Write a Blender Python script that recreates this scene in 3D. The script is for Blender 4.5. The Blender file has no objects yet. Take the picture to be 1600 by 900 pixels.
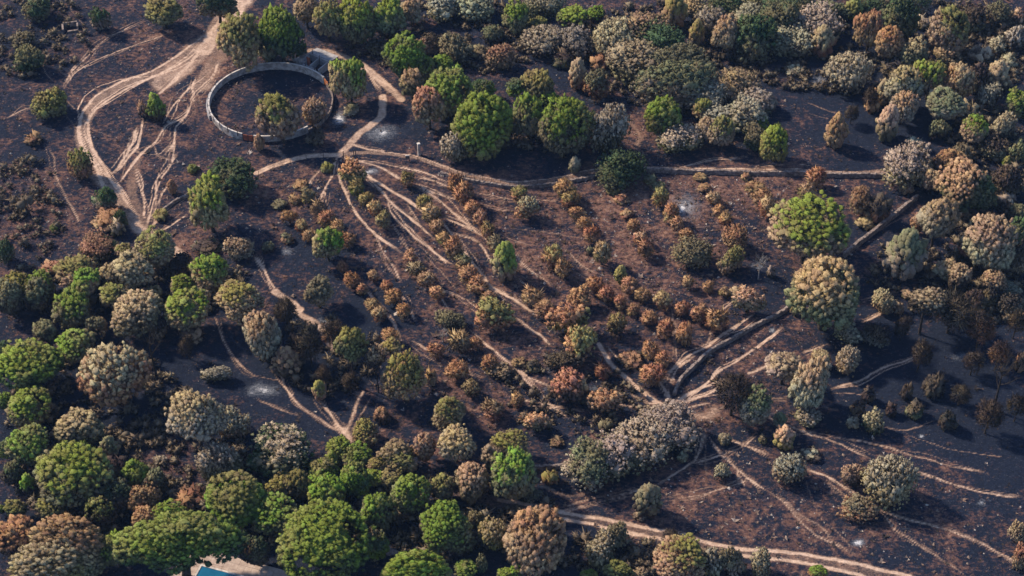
import bpy, bmesh, math, random
import numpy as np
from mathutils import Vector

scn = bpy.context.scene
R = math.radians
# ---------------------------------------------------------------- camera, light, exposure
PITCH = 43.0
CAM_H = 215.0
FPX = 450.0 / math.tan(R(10.0))            # focal length in photo pixels (1600 x 900)
cam_d = bpy.data.cameras.new("camera")
cam = bpy.data.objects.new("camera", cam_d)
scn.collection.objects.link(cam)
cam.location = (0, 0, CAM_H)
cam.rotation_euler = (R(90 - PITCH), 0, 0)
cam_d.sensor_width = 36
cam_d.lens = 18 / (800 / FPX)
cam_d.clip_end = 12000
scn.camera = cam

SUN_ELEV = 40.0
SUN_DIR = Vector((0.88, -0.47, 0)).normalized()          # where the light travels to, seen from above
w = bpy.data.worlds.new("World"); scn.world = w
w.use_nodes = True
nt = w.node_tree; nt.nodes.clear()
out = nt.nodes.new("ShaderNodeOutputWorld"); bg = nt.nodes.new("ShaderNodeBackground")
sky = nt.nodes.new("ShaderNodeTexSky"); sky.sky_type = 'NISHITA'; sky.sun_disc = False
sky.sun_elevation = R(SUN_ELEV)
sky.sun_rotation = math.atan2(-SUN_DIR.x, -SUN_DIR.y)
sky.air_density = 1.0; sky.dust_density = 0.6; sky.ozone_density = 2.5
nt.links.new(sky.outputs[0], bg.inputs[0]); nt.links.new(bg.outputs[0], out.inputs[0])
bg.inputs[1].default_value = 0.13
sd = bpy.data.lights.new("sun", 'SUN'); so = bpy.data.objects.new("sun", sd)
scn.collection.objects.link(so)
sd.energy = 5.0; sd.angle = R(4.0); sd.color = (1.0, 0.815, 0.59)
L = Vector((SUN_DIR.x * math.cos(R(SUN_ELEV)), SUN_DIR.y * math.cos(R(SUN_ELEV)), -math.sin(R(SUN_ELEV))))
so.rotation_euler = L.to_track_quat('-Z', 'Y').to_euler()
so.location = (0, 250, 200)
scn.view_settings.view_transform = 'Standard'
scn.view_settings.look = 'None'
scn.view_settings.exposure = 0.6
scn.view_settings.gamma = 1.0
scn.render.engine = 'CYCLES'

HAZE = 0.000055
# ---------------------------------------------------------------- photo pixel -> place on the ground
cp, sp = math.cos(R(PITCH)), math.sin(R(PITCH))
def at(px, py, z=0.0):
    u = (px - 800) / FPX; v = (450 - py) / FPX
    d = (u, cp + v * sp, -sp + v * cp)
    t = (z - CAM_H) / d[2]
    return d[0] * t, d[1] * t
def scale_at(px, py):                       # metres per photo pixel
    x, y = at(px, py)
    return (y * cp + CAM_H * sp) / FPX
def pitch_at(py):
    return R(PITCH) + math.atan((py - 450) / FPX)

# low relief of the ground
def relief(x, y):
    x = np.asarray(x, dtype=np.float64); y = np.asarray(y, dtype=np.float64)
    return (0.18 * np.sin(x * 0.071 + 1.3) * np.cos(y * 0.063) + 0.11 * np.sin(x * 0.19 + y * 0.13) +
            0.07 * np.sin(x * 0.41 - y * 0.33 + 2.0))

# ---------------------------------------------------------------- helpers
COL = scn.collection
def link(o, parent=None):
    COL.objects.link(o)
    if parent is not None: o.parent = parent
    return o
def tag(o, label=None, cat=None, group=None, kind=None):
    if label: o["label"] = label
    if cat: o["category"] = cat
    if group: o["group"] = group
    if kind: o["kind"] = kind
    return o
def empty(name, loc, rz=0):
    o = bpy.data.objects.new(name, None); link(o)
    o.location = loc; o.rotation_euler = (0, 0, rz); o.empty_display_size = 0.3
    return o
def tri_mesh(name, V, F, mat=None, smooth=True, attrs=None, normals=None):
    V = np.asarray(V, dtype=np.float32); F = np.asarray(F, dtype=np.int32)
    k = F.shape[1]
    me = bpy.data.meshes.new(name)
    me.vertices.add(len(V)); me.vertices.foreach_set("co", V.ravel())
    me.loops.add(F.size); me.loops.foreach_set("vertex_index", F.ravel())
    me.polygons.add(len(F)); me.polygons.foreach_set("loop_start", np.arange(0, F.size, k, dtype=np.int32))
    me.polygons.foreach_set("use_smooth", np.full(len(F), bool(smooth)))
    if attrs:
        for n, a in attrs.items():
            at_ = me.attributes.new(n, 'FLOAT', 'POINT'); at_.data.foreach_set("value", np.asarray(a, dtype=np.float32))
    me.update(calc_edges=True); me.validate()
    if normals is not None: me.normals_split_custom_set_from_vertices(np.asarray(normals, dtype=np.float32))
    if mat: me.materials.append(mat)
    return me

class Geo:
    """Collects boxes, tubes and prisms into one mesh."""
    def __init__(s): s.v = []; s.f = []
    def add(s, vs, fs):
        n = len(s.v); s.v += [tuple(p) for p in vs]; s.f += [tuple(i + n for i in f) for f in fs]
    def box(s, c, size, rz=0.0, taper=1.0):
        hx, hy, hz = size[0] / 2, size[1] / 2, size[2] / 2
        ca, sa = math.cos(rz), math.sin(rz); vs = []
        for z, t in ((-hz, 1.0), (hz, taper)):
            for x, y in ((-hx, -hy), (hx, -hy), (hx, hy), (-hx, hy)):
                x *= t; y *= t
                vs.append((c[0] + x * ca - y * sa, c[1] + x * sa + y * ca, c[2] + z))
        s.add(vs, [(3, 2, 1, 0), (4, 5, 6, 7), (0, 1, 5, 4), (1, 2, 6, 5), (2, 3, 7, 6), (3, 0, 4, 7)])
    def tube(s, pts, rad, n=6, cap=True):
        rings = []
        for i, p in enumerate(pts):
            p = Vector(p)
            a = Vector(pts[max(i - 1, 0)]); b = Vector(pts[min(i + 1, len(pts) - 1)])
            d = (b - a)
            d = d.normalized() if d.length > 1e-9 else Vector((0, 0, 1))
            q = Vector((1, 0, 0)) if abs(d.x) < 0.9 else Vector((0, 1, 0))
            e1 = d.cross(q).normalized(); e2 = d.cross(e1)
            rings.append([p + (e1 * math.cos(2 * math.pi * k / n) + e2 * math.sin(2 * math.pi * k / n)) * rad[i] for k in range(n)])
        vs = [q for r_ in rings for q in r_]
        fs = [(i * n + k, i * n + (k + 1) % n, (i + 1) * n + (k + 1) % n, (i + 1) * n + k) for i in range(len(pts) - 1) for k in range(n)]
        if cap: fs.append(tuple(range((len(pts) - 1) * n, len(pts) * n)))
        s.add(vs, fs)
    def mesh(s, name, mat, smooth=False):
        me = bpy.data.meshes.new(name); me.from_pydata(s.v, [], s.f); me.update()
        if smooth: me.polygons.foreach_set("use_smooth", [True] * len(me.polygons))
        bm = bmesh.new(); bm.from_mesh(me); bmesh.ops.recalc_face_normals(bm, faces=bm.faces); bm.to_mesh(me); bm.free()
        me.materials.append(mat)
        return me
    def obj(s, name, mat, parent=None, smooth=False):
        return link(bpy.data.objects.new(name, s.mesh(name, mat, smooth)), parent)

# ---------------------------------------------------------------- materials
def new_mat(name):
    m = bpy.data.materials.new(name); m.use_nodes = True
    n = m.node_tree; b = n.nodes["Principled BSDF"]
    b.inputs["Roughness"].default_value = 0.9
    b.inputs["Specular IOR Level"].default_value = 0.15
    return m, n, b
class NB:
    """Small node-building helper."""
    def __init__(s, n): s.n = n
    def node(s, t, **kw):
        q = s.n.nodes.new(t)
        for k, v in kw.items(): setattr(q, k, v)
        return q
    def put(s, sock, v):
        if isinstance(v, bpy.types.NodeSocket): s.n.links.new(v, sock)
        else: sock.default_value = v
    def math(s, op, a, b=0.0, clamp=False):
        q = s.node("ShaderNodeMath", operation=op); q.use_clamp = clamp
        s.put(q.inputs[0], a); s.put(q.inputs[1], b)
        return q.outputs[0]
    def mix(s, f, a, b, blend='MIX'):
        q = s.node("ShaderNodeMix", data_type='RGBA', blend_type=blend); q.clamp_factor = True
        s.put(q.inputs[0], f); s.put(q.inputs[6], a); s.put(q.inputs[7], b)
        return q.outputs[2]
    def step(s, v, lo, hi, a=0.0, b=1.0):
        q = s.node("ShaderNodeMapRange", interpolation_type='SMOOTHSTEP')
        s.put(q.inputs[0], v); s.put(q.inputs[1], lo); s.put(q.inputs[2], hi); s.put(q.inputs[3], a); s.put(q.inputs[4], b)
        return q.outputs[0]
    def noise(s, vec, scale, detail=3.0, rough=0.55, dist=0.0):
        q = s.node("ShaderNodeTexNoise"); s.put(q.inputs["Vector"], vec)
        q.inputs["Scale"].default_value = scale; q.inputs["Detail"].default_value = detail
        q.inputs["Roughness"].default_value = rough; q.inputs["Distortion"].default_value = dist
        return q.outputs["Fac"]
    def attr(s, name, kind='GEOMETRY'):
        q = s.node("ShaderNodeAttribute", attribute_type=kind, attribute_name=name)
        return q
    def bump(s, h, strength, dist):
        q = s.node("ShaderNodeBump"); s.put(q.inputs["Height"], h)
        q.inputs["Strength"].default_value = strength; q.inputs["Distance"].default_value = dist
        return q.outputs[0]
def rgba(c): return (c[0], c[1], c[2], 1.0)

def plain_mat(name, c1, c2, scale=2.0, rough=0.9, bump=0.3, metal=0.0):
    m, n, b = new_mat(name); k = NB(n)
    g = k.node("ShaderNodeNewGeometry").outputs["Position"]
    f = k.noise(g, scale, 5, 0.65)
    k.put(b.inputs["Base Color"], k.mix(k.step(f, 0.32, 0.68), rgba(c1), rgba(c2)))
    b.inputs["Roughness"].default_value = rough; b.inputs["Metallic"].default_value = metal
    if bump: k.put(b.inputs["Normal"], k.bump(k.noise(g, scale * 4, 4), bump, 0.05))
    return m

def foliage_mat():
    """Leaf colour: the object's upper-crown colour over its lower-crown colour, parted where the fire's heat stopped."""
    m, n, b = new_mat("foliage"); k = NB(n)
    tc = k.node("ShaderNodeTexCoord").outputs["Object"]
    oi = k.node("ShaderNodeObjectInfo")
    top = k.attr("top_colour", 'OBJECT').outputs["Color"]
    low = k.attr("low_colour", 'OBJECT').outputs["Color"]
    sc = k.attr("scorch", 'OBJECT').outputs["Vector"]
    tint = k.attr("tint").outputs["Fac"]
    sx = k.node("ShaderNodeSeparateXYZ"); k.put(sx.inputs[0], tc)
    ss = k.node("ShaderNodeSeparateXYZ"); k.put(ss.inputs[0], sc)
    lean = k.math('ADD', k.math('MULTIPLY', sx.outputs[0], ss.outputs[0]), k.math('MULTIPLY', sx.outputs[1], ss.outputs[1]))
    ofs = k.node("ShaderNodeVectorMath", operation='ADD'); k.put(ofs.inputs[0], tc)
    rnd = k.node("ShaderNodeCombineXYZ"); k.put(rnd.inputs[0], k.math('MULTIPLY', oi.outputs["Random"], 37.0))
    k.put(ofs.inputs[1], rnd.outputs[0])
    ns = k.noise(ofs.outputs[0], 3.2, 3, 0.6)
    hgt = k.math('ADD', sx.outputs[2], k.math('ADD', lean, k.math('MULTIPLY', k.math('SUBTRACT', ns, 0.5), 1.05)))
    hgt = k.math('ADD', hgt, k.math('MULTIPLY', k.math('SUBTRACT', tint, 0.5), 0.25))
    lim = k.math('SUBTRACT', 1.0, ss.outputs[2])
    f = k.step(k.math('SUBTRACT', hgt, lim), -0.22, 0.22)
    c = k.mix(f, low, top)
    ns2 = k.noise(ofs.outputs[0], 1.7, 2, 0.5)
    c = k.mix(k.step(ns2, 0.45, 0.72, 0.0, 0.5), c, (0.19, 0.14, 0.085, 1))
    q = k.node("ShaderNodeHueSaturation"); k.put(q.inputs["Color"], c)
    k.put(q.inputs["Hue"], k.math('ADD', 0.485, k.math('MULTIPLY', tint, 0.03)))
    fine = k.noise(ofs.outputs[0], 38.0, 2, 0.7)
    val = k.math('MULTIPLY', k.math('ADD', 0.92, k.math('MULTIPLY', tint, 0.56)), k.step(fine, 0.25, 0.75, 0.72, 1.25))
    k.put(q.inputs["Value"], k.math('MULTIPLY', val, k.math('ADD', 0.86, k.math('MULTIPLY', oi.outputs["Random"], 0.28))))
    k.put(b.inputs["Base Color"], q.outputs[0])
    b.inputs["Roughness"].default_value = 0.85
    b.inputs["Specular IOR Level"].default_value = 0.2
    tl = k.node("ShaderNodeBsdfTranslucent"); k.put(tl.inputs["Color"], q.outputs[0])
    mx = k.node("ShaderNodeMixShader"); mx.inputs[0].default_value = 0.12
    n.links.new(b.outputs[0], mx.inputs[1]); n.links.new(tl.outputs[0], mx.inputs[2])
    n.links.new(mx.outputs[0], n.nodes["Material Output"].inputs["Surface"])
    return m

def ground_mat():
    m, n, b = new_mat("burnt_earth"); k = NB(n)
    P = k.node("ShaderNodeNewGeometry").outputs["Position"]
    tr = k.attr("track").outputs["Fac"]; ash = k.attr("ash").outputs["Fac"]; lit = k.attr("litter_shade").outputs["Fac"]
    n1 = k.noise(P, 0.16, 5, 0.62, 0.4); n2 = k.noise(P, 0.9, 5, 0.7); n3 = k.noise(P, 3.2, 4, 0.75); n4 = k.noise(P, 0.45, 6, 0.72, 1.0)
    # bluish char, with painted-in shade, up to fallen leaves
    mp = k.node("ShaderNodeMapping"); k.put(mp.inputs[0], P); mp.inputs[3].default_value = (0.55, 1.25, 1.0)
    n5 = k.noise(mp.outputs[0], 1.6, 6, 0.85, 0.6)
    s = k.math('ADD', lit, k.math('ADD', k.math('MULTIPLY', k.math('SUBTRACT', n1, 0.5), 2.3), k.math('MULTIPLY', k.math('SUBTRACT', n2, 0.5), 2.4)))
    s = k.math('ADD', s, k.math('MULTIPLY', k.math('SUBTRACT', n5, 0.5), 2.6))
    base = k.mix(k.step(s, 0.2, 1.05), (0.0105, 0.0160, 0.034, 1), (0.150, 0.080, 0.064, 1))  # the char's blue cast is haze put into its colour
    base = k.mix(k.step(s, 0.8, 1.5, 0, 0.85), base, (0.29, 0.185, 0.145, 1))
    base = k.mix(k.math('MULTIPLY', k.step(n3, 0.62, 0.74), k.step(s, 0.2, 0.9, 0.02, 0.8)), base, (0.30, 0.225, 0.205, 1))
    base = k.mix(k.step(n3, 0.44, 0.30, 0, 0.8), base, (0.008, 0.009, 0.014, 1))
    # trodden sand
    tn = k.math('ADD', tr, k.math('MULTIPLY', k.math('ADD', k.math('SUBTRACT', n5, 0.5), k.math('SUBTRACT', n3, 0.5)), 0.85))
    sand = k.mix(k.step(n2, 0.3, 0.7), (0.38, 0.26, 0.20, 1), (0.64, 0.475, 0.38, 1))
    sand = k.mix(k.step(n3, 0.58, 0.72, 0, 0.5), sand, (0.25, 0.16, 0.12, 1))
    mid = k.mix(0.5, base, (0.27, 0.175, 0.13, 1))
    c = k.mix(k.step(tn, 0.16, 0.48), base, mid)
    c = k.mix(k.step(tn, 0.42, 0.88), c, sand)
    an = k.math('ADD', ash, k.math('MULTIPLY', k.math('ADD', k.math('SUBTRACT', n5, 0.5), k.math('SUBTRACT', n3, 0.5)), 1.5))
    c = k.mix(k.step(an, 0.05, 0.7, 0, 0.8), c, (0.13, 0.145, 0.18, 1))
    c = k.mix(k.step(an, 0.6, 1.2), c, (0.62, 0.63, 0.68, 1))
    k.put(b.inputs["Base Color"], c)
    b.inputs["Roughness"].default_value = 0.95
    b.inputs["Specular IOR Level"].default_value = 0.1
    k.put(b.inputs["Normal"], k.bump(k.math('ADD', n5, k.math('MULTIPLY', n3, 0.5)), 0.9, 0.3))
    return m
def litter_mat():
    m, n, b = new_mat("ground_debris"); k = NB(n)
    t = k.attr("tint").outputs["Fac"]
    r = k.node("ShaderNodeValToRGB"); k.put(r.inputs[0], t)
    e = r.color_ramp.elements
    e[0].position = 0; e[0].color = (0.02, 0.018, 0.02, 1); e[1].position = 1; e[1].color = (0.36, 0.32, 0.30, 1)
    for p, c in ((0.4, (0.045, 0.035, 0.032)), (0.55, (0.12, 0.078, 0.064)), (0.8, (0.19, 0.14, 0.118)), (0.93, (0.24, 0.21, 0.2))):
        q = e.new(p); q.color = rgba(c)
    k.put(b.inputs["Base Color"], r.outputs[0])
    return m
M_FOL = foliage_mat(); M_GROUND = ground_mat(); M_LIT = litter_mat()
M_BARK = plain_mat("charred_bark", (0.012, 0.011, 0.012), (0.05, 0.04, 0.035), 3.0)
M_PALE = plain_mat("bare_grey_wood", (0.17, 0.16, 0.16), (0.36, 0.34, 0.33), 3.0)
M_STONE = plain_mat("dry_stone", (0.08, 0.065, 0.065), (0.30, 0.245, 0.225), 1.4, bump=0.9)
M_PLASTER = plain_mat("white_plaster", (0.19, 0.165, 0.16), (0.46, 0.425, 0.42), 0.9, bump=0.3)
M_CONC = plain_mat("grey_concrete", (0.21, 0.21, 0.235), (0.36, 0.35, 0.37), 1.2)
M_RUST = plain_mat("rusty_steel", (0.20, 0.055, 0.035), (0.38, 0.115, 0.06), 2.0, rough=0.7)
M_ORANGE = plain_mat("orange_rust_steel", (0.38, 0.12, 0.05), (0.50, 0.19, 0.08), 2.0, rough=0.7)
M_POST = plain_mat("dark_post", (0.03, 0.025, 0.025), (0.09, 0.07, 0.065), 6.0)
M_PATIO = plain_mat("pale_paving", (0.30, 0.235, 0.21), (0.42, 0.345, 0.31), 1.3, bump=0.1)
M_COPING = plain_mat("white_coping", (0.28, 0.26, 0.255), (0.58, 0.55, 0.54), 1.2, bump=0.05)
M_BOARD = plain_mat("dark_board", (0.05, 0.045, 0.04), (0.10, 0.08, 0.07), 4.0)
def water_mat():
    m, n, b = new_mat("pool_water"); k = NB(n)
    P = k.node("ShaderNodeNewGeometry").outputs["Position"]
    k.put(b.inputs["Base Color"], k.mix(k.step(k.noise(P, 0.3, 2), 0.3, 0.7), (0.004, 0.075, 0.155, 1), (0.008, 0.125, 0.235, 1)))
    b.inputs["Roughness"].default_value = 0.08; b.inputs["Specular IOR Level"].default_value = 0.5
    k.put(b.inputs["Normal"], k.bump(k.noise(P, 2.2, 3), 0.15, 0.05))
    return m
M_WATER = water_mat()
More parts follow.
